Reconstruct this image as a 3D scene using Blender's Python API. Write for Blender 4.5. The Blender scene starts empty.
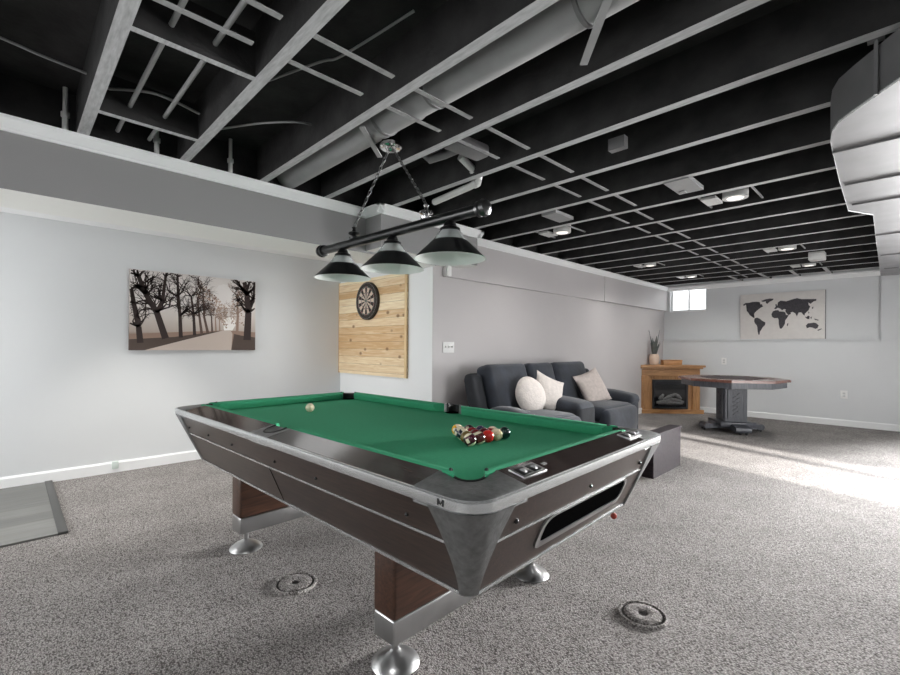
import bpy, bmesh, math, random
from mathutils import Vector, Matrix
PI = math.pi
R = math.radians
rnd = random.Random(7)
scene = bpy.context.scene
col = scene.collection

# ------------------------------------------------------------------ materials
def lin(c):
    return tuple(((v/255.0)/12.92 if v/255.0 <= .04045 else (((v/255.0)+.055)/1.055)**2.4) for v in c)

def mat(name, rgb, rough=.6, metal=0.0, var=0.0, vscale=6.0, bump=0.0, bscale=60.0, spec=.5, stretch=(1, 1, 1), coat=0.0, sheen=0.0, emit=0.0):
    m = bpy.data.materials.new(name); m.use_nodes = True
    nt = m.node_tree; b = nt.nodes['Principled BSDF']
    c = lin(rgb)
    b.inputs['Base Color'].default_value = (*c, 1)
    b.inputs['Roughness'].default_value = rough
    b.inputs['Metallic'].default_value = metal
    b.inputs['Specular IOR Level'].default_value = spec
    b.inputs['Coat Weight'].default_value = coat
    b.inputs['Sheen Weight'].default_value = sheen
    if emit:
        b.inputs['Emission Color'].default_value = (*c, 1); b.inputs['Emission Strength'].default_value = emit
    tc = nt.nodes.new('ShaderNodeTexCoord'); mp = nt.nodes.new('ShaderNodeMapping')
    mp.inputs['Scale'].default_value = stretch
    nt.links.new(tc.outputs['Object'], mp.inputs['Vector'])
    if var:
        n = nt.nodes.new('ShaderNodeTexNoise'); n.inputs['Scale'].default_value = vscale; n.inputs['Detail'].default_value = 6
        nt.links.new(mp.outputs['Vector'], n.inputs['Vector'])
        r = nt.nodes.new('ShaderNodeValToRGB')
        r.color_ramp.elements[0].position = .3; r.color_ramp.elements[1].position = .7
        r.color_ramp.elements[0].color = (*[max(0, v*(1-var)) for v in c], 1)
        r.color_ramp.elements[1].color = (*[min(1, v*(1+var)) for v in c], 1)
        nt.links.new(n.outputs['Fac'], r.inputs['Fac']); nt.links.new(r.outputs['Color'], b.inputs['Base Color'])
    if bump:
        n2 = nt.nodes.new('ShaderNodeTexNoise'); n2.inputs['Scale'].default_value = bscale; n2.inputs['Detail'].default_value = 4
        nt.links.new(mp.outputs['Vector'], n2.inputs['Vector'])
        bp = nt.nodes.new('ShaderNodeBump'); bp.inputs['Strength'].default_value = bump; bp.inputs['Distance'].default_value = .01
        nt.links.new(n2.outputs['Fac'], bp.inputs['Height']); nt.links.new(bp.outputs['Normal'], b.inputs['Normal'])
    return m

def carpet_mat():
    m = bpy.data.materials.new('loop_pile_carpet'); m.use_nodes = True
    nt = m.node_tree; b = nt.nodes['Principled BSDF']; L = nt.links.new
    b.inputs['Roughness'].default_value = 1; b.inputs['Specular IOR Level'].default_value = .1
    tc = nt.nodes.new('ShaderNodeTexCoord')
    mp = nt.nodes.new('ShaderNodeMapping'); mp.inputs['Scale'].default_value = (1, 1.7, 1)
    mp.inputs['Rotation'].default_value = (0, 0, R(3))
    L(tc.outputs['Object'], mp.inputs['Vector'])
    v = nt.nodes.new('ShaderNodeTexVoronoi'); v.inputs['Scale'].default_value = 124
    L(mp.outputs['Vector'], v.inputs['Vector'])
    r1 = nt.nodes.new('ShaderNodeValToRGB')
    r1.color_ramp.elements[0].position = .0; r1.color_ramp.elements[0].color = (*lin((196, 191, 188)), 1)
    r1.color_ramp.elements[1].position = .8; r1.color_ramp.elements[1].color = (*lin((88, 84, 82)), 1)
    L(v.outputs['Distance'], r1.inputs['Fac'])
    sep = nt.nodes.new('ShaderNodeSeparateColor'); L(v.outputs['Color'], sep.inputs['Color'])
    mr = nt.nodes.new('ShaderNodeMapRange'); mr.inputs['To Min'].default_value = .72; mr.inputs['To Max'].default_value = 1.15
    L(sep.outputs['Red'], mr.inputs['Value'])
    n = nt.nodes.new('ShaderNodeTexNoise'); n.inputs['Scale'].default_value = 3; n.inputs['Detail'].default_value = 5
    L(tc.outputs['Object'], n.inputs['Vector'])
    mr2 = nt.nodes.new('ShaderNodeMapRange'); mr2.inputs['From Min'].default_value = .3; mr2.inputs['From Max'].default_value = .7
    mr2.inputs['To Min'].default_value = .88; mr2.inputs['To Max'].default_value = 1.08
    L(n.outputs['Fac'], mr2.inputs['Value'])
    mu = nt.nodes.new('ShaderNodeMath'); mu.operation = 'MULTIPLY'
    L(mr.outputs['Result'], mu.inputs[0]); L(mr2.outputs['Result'], mu.inputs[1])
    mx = nt.nodes.new('ShaderNodeVectorMath'); mx.operation = 'SCALE'
    L(r1.outputs['Color'], mx.inputs[0]); L(mu.outputs[0], mx.inputs['Scale'])
    L(mx.outputs['Vector'], b.inputs['Base Color'])
    bp = nt.nodes.new('ShaderNodeBump'); bp.inputs['Strength'].default_value = .8; bp.inputs['Distance'].default_value = .006; bp.invert = True
    L(v.outputs['Distance'], bp.inputs['Height']); L(bp.outputs['Normal'], b.inputs['Normal'])
    return m

def wood_mat(name, dark, light, grain='X', scale=4.0, rough=.4, dist=1.2, stretch=14, bump=.05):
    """streaky grain running along one object axis"""
    m = bpy.data.materials.new(name); m.use_nodes = True
    nt = m.node_tree; b = nt.nodes['Principled BSDF']; L = nt.links.new
    b.inputs['Roughness'].default_value = rough
    tc = nt.nodes.new('ShaderNodeTexCoord'); mp = nt.nodes.new('ShaderNodeMapping')
    s = [stretch, stretch, stretch]; s['XYZ'.index(grain)] = 1
    mp.inputs['Scale'].default_value = s
    L(tc.outputs['Object'], mp.inputs['Vector'])
    n = nt.nodes.new('ShaderNodeTexNoise'); n.inputs['Scale'].default_value = scale; n.inputs['Detail'].default_value = 8
    n.inputs['Distortion'].default_value = dist
    L(mp.outputs['Vector'], n.inputs['Vector'])
    r = nt.nodes.new('ShaderNodeValToRGB')
    r.color_ramp.elements[0].position = .32; r.color_ramp.elements[0].color = (*lin(dark), 1)
    r.color_ramp.elements[1].position = .68; r.color_ramp.elements[1].color = (*lin(light), 1)
    L(n.outputs['Fac'], r.inputs['Fac']); L(r.outputs['Color'], b.inputs['Base Color'])
    bp = nt.nodes.new('ShaderNodeBump'); bp.inputs['Strength'].default_value = bump; bp.inputs['Distance'].default_value = .005
    L(n.outputs['Fac'], bp.inputs['Height']); L(bp.outputs['Normal'], b.inputs['Normal'])
    return m

def plank_mat(name, along, across, width, c0, c1, knots=True, rough=.6, gap=.04):
    """boards laid along one object axis, each board with its own tone, grain, knots and a dark joint"""
    m = bpy.data.materials.new(name); m.use_nodes = True
    nt = m.node_tree; b = nt.nodes['Principled BSDF']; L = nt.links.new
    b.inputs['Roughness'].default_value = rough
    tc = nt.nodes.new('ShaderNodeTexCoord'); sp = nt.nodes.new('ShaderNodeSeparateXYZ'); L(tc.outputs['Object'], sp.inputs[0])
    def M(op, a, bb=None):
        k = nt.nodes.new('ShaderNodeMath'); k.operation = op
        for i, x in enumerate((a, bb)):
            if x is None: continue
            if isinstance(x, (int, float)): k.inputs[i].default_value = x
            else: L(x, k.inputs[i])
        return k.outputs[0]
    q = M('DIVIDE', sp.outputs[across], width); fl = M('FLOOR', q); fr = M('FRACT', q)
    wn = nt.nodes.new('ShaderNodeTexWhiteNoise'); wn.noise_dimensions = '1D'; L(fl, wn.inputs['W'])
    cb = nt.nodes.new('ShaderNodeCombineXYZ')
    L(M('MULTIPLY', sp.outputs[along], 1.6), cb.inputs[0]); L(M('MULTIPLY', sp.outputs[across], 22), cb.inputs[1]); L(M('MULTIPLY', fl, 7.3), cb.inputs[2])
    n = nt.nodes.new('ShaderNodeTexNoise'); n.inputs['Scale'].default_value = 1.6; n.inputs['Detail'].default_value = 6; n.inputs['Distortion'].default_value = 1.5
    L(cb.outputs[0], n.inputs['Vector'])
    f = M('ADD', M('MULTIPLY', wn.outputs['Value'], .55), M('MULTIPLY', M('SUBTRACT', n.outputs['Fac'], .25), .9))
    r = nt.nodes.new('ShaderNodeValToRGB')
    r.color_ramp.elements[0].position = .2; r.color_ramp.elements[0].color = (*lin(c0), 1)
    r.color_ramp.elements[1].position = .8; r.color_ramp.elements[1].color = (*lin(c1), 1)
    L(f, r.inputs['Fac'])
    out = r.outputs['Color']
    def over(fac, colr):
        nonlocal out
        mx = nt.nodes.new('ShaderNodeMix'); mx.data_type = 'RGBA'
        L(fac, mx.inputs['Factor']); L(out, mx.inputs['A']); mx.inputs['B'].default_value = (*lin(colr), 1)
        out = mx.outputs['Result']
    if knots:
        c2 = nt.nodes.new('ShaderNodeCombineXYZ')
        L(M('MULTIPLY', sp.outputs[along], 5.2), c2.inputs[0]); L(M('MULTIPLY', sp.outputs[across], 7.5), c2.inputs[1])
        v = nt.nodes.new('ShaderNodeTexVoronoi'); v.inputs['Scale'].default_value = 1.0; v.inputs['Randomness'].default_value = 1
        L(c2.outputs[0], v.inputs['Vector'])
        k = nt.nodes.new('ShaderNodeMapRange'); k.inputs['From Min'].default_value = .19; k.inputs['From Max'].default_value = .09
        L(v.outputs['Distance'], k.inputs['Value'])
        over(M('MULTIPLY', k.outputs['Result'], .8), (120, 84, 52))
    g = M('LESS_THAN', fr, gap)
    over(M('MULTIPLY', g, .55), (90, 66, 44))
    L(out, b.inputs['Base Color'])
    return m

WALL = mat('painted_wall', (216, 218, 219), .55, var=.015, vscale=2, bump=.02, bscale=150)
WALLW = mat('white_painted_wall', (232, 234, 234), .5, bump=.02, bscale=150)
WHITE = mat('white_trim_paint', (238, 239, 239), .4)
BULK = mat('shaded_bulkhead_paint', (146, 145, 145), .5, bump=.02, bscale=120)  # wall paint darkened; shade on the bulkhead faces is put into the colour
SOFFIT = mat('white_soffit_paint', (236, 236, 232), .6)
CARPET = carpet_mat()
BLACK = mat('black_sprayed_timber', (38, 37, 37), .85, var=.55, vscale=7, bump=.25, bscale=40)
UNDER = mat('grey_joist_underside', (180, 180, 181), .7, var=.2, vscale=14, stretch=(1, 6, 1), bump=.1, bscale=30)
GREYM = mat('grey_painted_metal', (150, 150, 150), .5, var=.08, vscale=8)
DUCTW = mat('pale_duct_metal', (112, 105, 108), .55, var=.04, vscale=3)
DUCTS = mat('dull_galvanised_metal', (120, 119, 120), .5, metal=.4, var=.1, vscale=6)
PVC = mat('white_plastic_pipe', (205, 205, 203), .35)
STEEL = mat('brushed_steel', (190, 190, 190), .3, metal=1, var=.06, vscale=12)
DARKST = mat('dark_steel_chain', (104, 104, 104), .35, metal=1)
ALU = mat('bright_aluminium', (214, 216, 216), .26, metal=.75, var=.03, vscale=5)
CAST = mat('cast_grey_metal', (125, 126, 126), .42, metal=.75, var=.18, vscale=45, bump=.15, bscale=130)
CHROME = mat('chrome', (215, 215, 215), .14, metal=1)
LAMI = wood_mat('dark_walnut_laminate', (36, 28, 25), (66, 52, 45), 'X', 7, .33, bump=.02)
LEGW = wood_mat('reddish_walnut_laminate', (46, 30, 23), (80, 54, 41), 'Y', 5, .32, bump=.02)
RAILT = wood_mat('glossy_dark_rail_laminate', (34, 28, 27), (66, 56, 53), 'X', 5, .12, bump=.0)
RAILT.node_tree.nodes['Principled BSDF'].inputs['Specular IOR Level'].default_value = .3
CLOTH = mat('green_baize', (60, 152, 112), .9, var=.05, vscale=60, bump=.08, bscale=500, spec=.2, sheen=0.0)
RUBBER = mat('black_rubber', (16, 16, 17), .5)
BLKM = mat('black_enamel_metal', (17, 18, 19), .28)
BLKMATT = mat('black_void', (8, 8, 8), 1.0, spec=0.0)
SHADEIN = mat('white_enamel', (236, 236, 234), .4)
CREAM = mat('cream_ball_resin', (232, 220, 190), .12, coat=.4)
SOFA = mat('charcoal_velour', (41, 46, 56), .8, var=.35, vscale=7, bump=.2, bscale=22, sheen=.25)
SOFAD = mat('dark_charcoal_fabric', (38, 40, 45), .85, var=.2, vscale=9, bump=.15, bscale=30)
PILW = mat('white_fluffy_cushion_fabric', (226, 218, 212), .95, var=.08, vscale=24, bump=.5, bscale=60)
PILB = mat('beige_cushion_fabric', (203, 192, 186), .95, var=.1, vscale=30, bump=.3, bscale=80)
OAK = wood_mat('honey_oak', (148, 102, 60), (194, 146, 96), 'Z', 4, .42)
OAKH = wood_mat('honey_oak_cross_grain', (148, 102, 60), (194, 146, 96), 'X', 4, .42)
DKBOX = wood_mat('dark_plum_stained_wood', (34, 28, 32), (52, 44, 48), 'X', 3, .4)
for q_, v_ in (('Specular IOR Level', .12), ('Roughness', .75)): DKBOX.node_tree.nodes['Principled BSDF'].inputs[q_].default_value = v_
GTW = wood_mat('charcoal_stained_wood', (58, 60, 66), (86, 88, 95), 'Z', 4, .4)
GTOP = wood_mat('red_brown_table_edge', (92, 58, 50), (136, 96, 84), 'X', 4, .22)
GRASSW = mat('dried_leaf', (96, 100, 96), .8, var=.2, vscale=20)
VASE = mat('cream_ceramic', (214, 190, 170), .45, var=.08, vscale=14)
PLASTIC = mat('white_plastic_plate', (240, 240, 238), .35)
CANVAS = mat('off_white_canvas', (222, 218, 214), .9, var=.03, vscale=18)
MAPINK = mat('charcoal_map_ink', (74, 72, 76), .9, var=.2, vscale=40)
PINE = plank_mat('knotty_pine_boards', 'X', 'Z', .0905, (204, 166, 120), (246, 230, 196))
VINYL = plank_mat('grey_vinyl_planks', 'Y', 'X', .19, (84, 84, 82), (118, 118, 115), knots=False, rough=.35, gap=.02)
VEDGE = mat('dark_vinyl_edge', (66, 66, 65), .5)
FIREB = mat('black_firebox_metal', (30, 32, 37), .4)
LOGM = mat('pale_ceramic_logs', (112, 112, 112), .8, var=.3, vscale=30)
GLOW = mat('lit_lamp_lens', (255, 250, 240), .4, emit=.9)

def glass_mat():
    m = bpy.data.materials.new('clear_lamp_glass'); m.use_nodes = True
    nt = m.node_tree; b = nt.nodes['Principled BSDF']
    b.inputs['Base Color'].default_value = (.9, .93, .93, 1); b.inputs['Roughness'].default_value = .08
    b.inputs['Transmission Weight'].default_value = .7; b.inputs['IOR'].default_value = 1.3
    return m
GLASS = glass_mat()
def pane_mat():
    m = bpy.data.materials.new('window_glass'); m.use_nodes = True
    nt = m.node_tree
    for n in list(nt.nodes): nt.nodes.remove(n)
    o = nt.nodes.new('ShaderNodeOutputMaterial'); t = nt.nodes.new('ShaderNodeBsdfTransparent'); g = nt.nodes.new('ShaderNodeBsdfGlossy')
    g.inputs['Roughness'].default_value = .02
    mx = nt.nodes.new('ShaderNodeMixShader'); mx.inputs[0].default_value = .05
    nt.links.new(t.outputs[0], mx.inputs[1]); nt.links.new(g.outputs[0], mx.inputs[2]); nt.links.new(mx.outputs[0], o.inputs[0])
    return m
PANE = pane_mat()

# ------------------------------------------------------------------ mesh building
class MB:
    def __init__(self): self.bm = bmesh.new(); self.mi = 0
    def _mark(self, faces, mi=None):
        k = self.mi if mi is None else mi
        for f in faces: f.material_index = k
    def box(self, c, s, rot=None, bev=0.0, seg=2, mi=None):
        r = bmesh.ops.create_cube(self.bm, size=1.0); vs = r['verts']
        for v in vs: v.co = Vector((v.co.x*s[0], v.co.y*s[1], v.co.z*s[2]))
        fs = set(f for v in vs for f in v.link_faces)
        self._mark(fs, mi)
        if bev:
            es = list(set(e for v in vs for e in v.link_edges))
            g = bmesh.ops.bevel(self.bm, geom=es, offset=bev, segments=seg, profile=.5, affect='EDGES')
            vs = list(set(v for f in g['faces'] for v in f.verts) | set(v for v in vs if v.is_valid))
            allf = set(f for v in vs for f in v.link_faces); self._mark(allf, mi)
        M = Matrix.Translation(Vector(c)) @ (rot.to_4x4() if rot else Matrix.Identity(4))
        bmesh.ops.transform(self.bm, matrix=M, verts=vs)
        return vs
    def prism(self, pts, z0, z1, mi=None):
        """closed outline in XY pulled from z0 to z1"""
        a = [self.bm.verts.new((x, y, z0)) for x, y in pts]; b = [self.bm.verts.new((x, y, z1)) for x, y in pts]
        n = len(pts); fs = [self.bm.faces.new(a[::-1]), self.bm.faces.new(b)]
        for i in range(n): fs.append(self.bm.faces.new((a[i], a[(i+1) % n], b[(i+1) % n], b[i])))
        self._mark(fs, mi); return a+b
    def loft(self, rings, cap=True, closed=True, mi=None):
        vs = [[self.bm.verts.new(p) for p in ring] for ring in rings]; fs = []
        for r0, r1 in zip(vs, vs[1:]):
            n = len(r0)
            for i in range(n if closed else n-1):
                fs.append(self.bm.faces.new((r0[i], r0[(i+1) % n], r1[(i+1) % n], r1[i])))
        if cap:
            fs.append(self.bm.faces.new(vs[0][::-1])); fs.append(self.bm.faces.new(vs[-1]))
        self._mark(fs, mi); return [v for r in vs for v in r]
    def lathe(self, prof, c=(0, 0, 0), seg=28, cap=True, mi=None, rot=None):
        rings = []
        for r, z in prof:
            ring = []
            for i in range(seg):
                t = 2*PI*i/seg; p = Vector((max(r, 1e-4)*math.cos(t), max(r, 1e-4)*math.sin(t), z))
                if rot: p = rot @ p
                ring.append(p+Vector(c))
            rings.append(ring)
        return self.loft(rings, cap, True, mi)
    def tube(self, path, r, seg=10, mi=None, closed=False):
        P = [Vector(p) for p in path]; rings = []
        n = len(P); up = Vector((0, 0, 1))
        for i, p in enumerate(P):
            if closed: t = (P[(i+1) % n]-P[i-1]).normalized()
            else: t = (P[min(i+1, n-1)]-P[max(i-1, 0)]).normalized()
            u = up if abs(t.z) < .95 else Vector((1, 0, 0))
            a = t.cross(u).normalized(); b = t.cross(a).normalized()
            rr = r[i] if isinstance(r, (list, tuple)) else r
            rings.append([p+a*rr*math.cos(2*PI*k/seg)+b*rr*math.sin(2*PI*k/seg) for k in range(seg)])
        if closed: rings.append([v.copy() for v in rings[0]])
        return self.loft(rings, not closed, True, mi)
    def quad(self, pts, mi=None):
        f = self.bm.faces.new([self.bm.verts.new(p) for p in pts]); self._mark([f], mi); return f
    def sphere(self, c, r, u=20, v=12, scale=(1, 1, 1), rot=None, mi=None):
        g = bmesh.ops.create_uvsphere(self.bm, u_segments=u, v_segments=v, radius=r)
        M = Matrix.Translation(Vector(c)) @ (rot.to_4x4() if rot else Matrix.Identity(4)) @ Matrix.Diagonal((*scale, 1))
        bmesh.ops.transform(self.bm, matrix=M, verts=g['verts'])
        self._mark(set(f for q in g['verts'] for f in q.link_faces), mi); return g['verts']
    def build(self, name, mats, parent=None, smooth=True, angle=35, weld=False):
        if weld: bmesh.ops.remove_doubles(self.bm, verts=self.bm.verts, dist=1e-5)
        bmesh.ops.recalc_face_normals(self.bm, faces=self.bm.faces)
        me = bpy.data.meshes.new(name)
        if smooth:
            for f in self.bm.faces: f.smooth = True
            for e in self.bm.edges:
                if len(e.link_faces) == 2 and e.calc_face_angle(0) > R(angle): e.smooth = False
        self.bm.to_mesh(me); self.bm.free()
        for m in (mats if isinstance(mats, (list, tuple)) else [mats]): me.materials.append(m)
        o = bpy.data.objects.new(name, me); col.objects.link(o)
        if parent: o.parent = parent
        return o

def tag(o, label, cat, group=None):
    o['label'] = label; o['category'] = cat
    if group: o['group'] = group
    return o
def thing(name, label, cat, loc=(0, 0, 0), rz=0.0, group=None):
    o = bpy.data.objects.new(name, None); col.objects.link(o); o.empty_display_size = .1
    o.location = loc; o.rotation_euler = (0, 0, rz)
    return tag(o, label, cat, group)
def struct(o): o['kind'] = 'structure'; return o
def sbox(name, lo, hi, m, parent=None):
    b = MB(); b.box([(a+c)/2 for a, c in zip(lo, hi)], [c-a for a, c in zip(lo, hi)])
    o = b.build(name, m, parent, smooth=False)
    return struct(o) if parent is None else o
def RZ(a): return Matrix.Rotation(a, 3, 'Z')
def RX(a): return Matrix.Rotation(a, 3, 'X')
def RY(a): return Matrix.Rotation(a, 3, 'Y')
def copy_tree(o, parent=None):
    c = o.copy(); col.objects.link(c)
    if parent: c.parent = parent
    for ch in [q for q in bpy.data.objects if q.parent == o]: copy_tree(ch, c)
    return c

# ------------------------------------------------------------------ the room
H = 2.40          # underside of the joists
XB, XBB = -3.36, -3.82   # bulkhead faces
XW = -5.20        # far left wall
YD = 3.10         # dartboard wall
XC = -3.41        # sofa wall
YB = 9.30         # back wall
sbox('floor', (-5.4, -3, -.1), (3.2, 9.6, 0), CARPET)
sbox('ceiling', (-3.9, -3, 2.64), (3.2, 9.6, 2.72), BLACK)
sbox('ceiling_nook', (-5.4, -3, 2.335), (XBB, YD+.1, 2.42), WALLW)
sbox('wall_left', (XW-.12, -3, 0), (XW, YD+.15, 2.34), WALL)
sbox('wall_dartboard', (XW-.1, YD, 0), (XC-.004, YD+.12, 2.34), WALLW)
WALLS = mat('bounce_tinted_wall_paint', (196, 192, 192), .5, var=.015, vscale=2, bump=.02, bscale=150)  # darker, pinker wall paint: warm carpet bounce is put into the colour
sbox('wall_sofa_corner', (XC-.004, YD, 0), (XC, YD+.12, 2.34), WALLS)
sbox('wall_sofa', (XC-.12, YD+.12, 0), (XC, YB+.15, 2.40), WALLS)
# lower bulkhead over the nook opening
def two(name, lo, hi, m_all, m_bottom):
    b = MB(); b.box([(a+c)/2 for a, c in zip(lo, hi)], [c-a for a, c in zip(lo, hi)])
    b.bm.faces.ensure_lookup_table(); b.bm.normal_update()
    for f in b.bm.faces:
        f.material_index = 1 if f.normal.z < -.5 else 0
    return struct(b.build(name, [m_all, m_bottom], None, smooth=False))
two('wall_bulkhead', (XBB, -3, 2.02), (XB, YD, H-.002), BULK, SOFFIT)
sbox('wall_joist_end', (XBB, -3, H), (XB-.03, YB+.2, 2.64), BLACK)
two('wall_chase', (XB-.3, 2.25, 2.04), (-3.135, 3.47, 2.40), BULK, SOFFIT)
sbox('wall_upper_sofa', (XC, YD+.14, 1.93), (-3.365, 6.72, 2.40), WALLS)
sbox('wall_upper_corner', (XC, 6.72, 1.93), (-3.352, YB+.12, 2.40), WALLS)
# back wall: thick lower half, recessed upper half holding the small window
WX0, WX1, WZ0, WZ1 = -3.30, -2.65, 1.915, 2.355
sbox('wall_back', (XC-.1, YB, 0), (.35, YB+.3, 1.362), WALL)
sbox('wall_back_upper_right', (-.275, YB, 1.362), (.35, YB+.3, 2.64), WALL)
sbox('wall_back_upper_sill', (XC-.1, YB+.06, 1.362), (-.275, YB+.3, WZ0), WALL)
sbox('wall_back_upper_mid', (WX1, YB+.06, WZ0), (-.275, YB+.3, 2.64), WALL)
sbox('wall_back_upper_left', (XC-.1, YB+.06, WZ0), (WX0, YB+.3, 2.64), WALL)
sbox('wall_back_upper_lintel', (WX0, YB+.06, WZ1), (WX1, YB+.3, 2.64), WALL)
sbox('wall_back_door_lintel', (.35, YB, 2.05), (1.7, YB+.3, 2.64), WALL)
sbox('wall_back_corner', (1.7, YB, 0), (2.2, YB+.3, 2.64), WALL)
# right wall with the patio door opening that lets in the sun
DY0, DY1 = 4.25, 5.7
sbox('wall_right', (1.7, DY1, 0), (1.82, YB, 2.64), WALL)
sbox('wall_right_near', (1.7, -3, 0), (1.82, DY0, 2.64), WALL)
sbox('wall_rear', (-3.4, -3.12, 0), (1.7, -3, 1.0), WALL)
sbox('wall_rear_upper', (-3.4, -3.12, 2.1), (1.7, -3, 2.64), WALL)
sbox('wall_rear_corner', (.1, -3.12, 1.0), (1.7, -3, 2.1), WALL)
sbox('wall_rear_side', (-3.4, -3.12, 1.0), (-2.3, -3, 2.1), WALL)
sbox('wall_right_lintel', (1.7, DY0, 2.05), (1.82, DY1, 2.64), WALL)
def frame_bars(b, axis, c, u0, u1, z0, z1, w, d, mids=()):
    """rectangular frame; axis = direction of its width"""
    def bx(u, z, su, sz):
        if axis == 'X': b.box((u, c, z), (su, d, sz))
        else: b.box((c, u, z), (d, su, sz))
    bx((u0+u1)/2, z0+w/2, u1-u0, w); bx((u0+u1)/2, z1-w/2, u1-u0, w)
    for u in (u0+w/2, u1-w/2, *mids): bx(u, (z0+z1)/2, w, z1-z0-2*w)
w1 = bpy.data.objects.new('window_1', None); col.objects.link(w1); struct(w1)
b = MB(); frame_bars(b, 'X', YB+.16, WX0, WX1, WZ0, WZ1, .03, .06, ((WX0+WX1)/2,)); b.build('window_frame', WHITE, w1, smooth=False)
b = MB(); b.box(((WX0+WX1)/2, YB+.16, (WZ0+WZ1)/2), (WX1-WX0-.04, .006, WZ1-WZ0-.04)); b.build('glass_pane', PANE, w1, smooth=False)
b = MB(); b.box(((WX0+WX1)/2, YB+.11, WZ0-.006), (WX1-WX0, .12, .012)); b.build('window_sill', WHITE, w1, smooth=False)
d1 = bpy.data.objects.new('door_1', None); col.objects.link(d1); struct(d1)
b = MB(); frame_bars(b, 'Y', 1.76, DY0, DY1, 0.0, 2.05, .05, .08, (DY1-.44, DY1-.39, DY1-.34)); b.build('door_frame', WHITE, d1, smooth=False)
b = MB(); b.box((1.76, (DY0+DY1)/2, 1.02), (.006, DY1-DY0-.06, 1.95)); b.build('glass_pane', PANE, d1, smooth=False)
d2 = bpy.data.objects.new('door_2', None); col.objects.link(d2); struct(d2)
b = MB(); frame_bars(b, 'X', YB+.15, .35, 1.7, 0.0, 2.05, .05, .08, (1.02,)); b.build('door_frame', WHITE, d2, smooth=False)
b = MB(); b.box((1.02, YB+.15, 1.02), (1.29, .006, 1.95)); b.build('glass_pane', PANE, d2, smooth=False)

# crown mouldings and baseboards
def profile_run(name, prof, p0, p1, out, m):
    """prof: (out, z) outline swept from p0 to p1; out = unit direction away from the wall"""
    b = MB(); o = Vector(out)
    b.loft([[Vector(p)+o*u+Vector((0, 0, z)) for u, z in prof] for p in (p0, p1)])
    return struct(b.build(name, m, smooth=False))
crown = [(0, 0), (.05, 0), (.05, -.018), (.042, -.03), (.02, -.055), (.012, -.062), (.012, -.075), (0, -.075)]
profile_run('trim_1', crown, (XB, -3, H), (XB, 2.25, H), (1, 0, 0), WHITE)
profile_run('trim_2', crown, (XB, 2.25, H), (-3.085, 2.25, H), (0, -1, 0), WHITE)
profile_run('trim_3', crown, (-3.135, 2.2, H), (-3.135, 3.52, H), (1, 0, 0), WHITE)
profile_run('trim_4', crown, (-3.085, 3.47, H), (XB, 3.47, H), (0, 1, 0), WHITE)
profile_run('trim_5', crown, (-3.36, 3.47, H), (-3.36, YB+.1, H), (1, 0, 0), WHITE)
profile_run('trim_6', [(0, 0), (.06, 0), (.06, -.03), (.02, -.075), (0, -.085)], (-3.36, YB+.06, H), (-.28, YB+.06, H), (0, -1, 0), WHITE)
profile_run('trim_7', [(0, 0), (.05, 0), (.05, -.03), (.02, -.055), (0, -.06)], (XW, -3, 2.335), (XW, YD, 2.335), (1, 0, 0), WHITE)
base = [(0, 0), (.016, 0), (.016, .085), (.008, .1), (0, .1)]
profile_run('baseboard_left', base, (XW, -3, 0), (XW, YD, 0), (1, 0, 0), WHITE)
profile_run('baseboard_dartboard', base, (XW, YD, 0), (XC, YD, 0), (0, -1, 0), WHITE)
profile_run('baseboard_sofa', base, (XC, YD, 0), (XC, YB, 0), (1, 0, 0), WHITE)
profile_run('baseboard_back', base, (XC, YB, 0), (.35, YB, 0), (0, -1, 0), WHITE)
profile_run('trim_8', [(0, 0), (.03, 0), (.03, -.018), (0, -.018)], (XC, YB, 1.362), (.35, YB, 1.362), (0, -1, 0), WALL)

# joists
JS, J0 = .5135, .297
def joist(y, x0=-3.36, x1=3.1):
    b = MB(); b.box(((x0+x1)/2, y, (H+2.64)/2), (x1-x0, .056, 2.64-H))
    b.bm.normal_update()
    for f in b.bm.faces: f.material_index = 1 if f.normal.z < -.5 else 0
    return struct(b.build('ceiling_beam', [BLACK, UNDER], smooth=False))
ys = [J0+JS*n for n in range(-4, 18)]
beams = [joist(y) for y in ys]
STRAPM = mat('dull_strap_metal', (150, 150, 150), .5, var=.2, vscale=30)
def strap(parent, x, y0, y1):
    b = MB(); z0, z1 = H+.004, H+.006
    L = math.hypot(y1-y0, z1-z0); a = math.atan2(z1-z0, y1-y0)
    b.box((x, (y0+y1)/2, (z0+z1)/2), (.026, L, .005), RX(a)); b.build('bridging_strap', STRAPM, parent, smooth=False)
for i, y in enumerate(ys[:-1]):
    if 3 < i:
        dx = -.06 if i > 10 else 0
        strap(beams[i], -1.62+dx, y+.03, y+JS-.1); strap(beams[i], -1.84+dx, y+.03, y+JS-.12)
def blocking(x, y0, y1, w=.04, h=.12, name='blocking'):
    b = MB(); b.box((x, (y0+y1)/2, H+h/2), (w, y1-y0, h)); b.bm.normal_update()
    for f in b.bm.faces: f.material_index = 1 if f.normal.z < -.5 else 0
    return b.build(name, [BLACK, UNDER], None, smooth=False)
i1 = 4
for x, w in ((-2.07, .035), (-2.93, .04)):
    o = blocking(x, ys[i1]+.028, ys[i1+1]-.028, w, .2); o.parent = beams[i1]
for x in (-2.08, -1.66, -1.26, -.86):
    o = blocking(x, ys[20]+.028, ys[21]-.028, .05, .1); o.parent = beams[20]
    o = blocking(x, ys[21]+.028, YB+.05, .05, .1); o.parent = beams[21]
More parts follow.
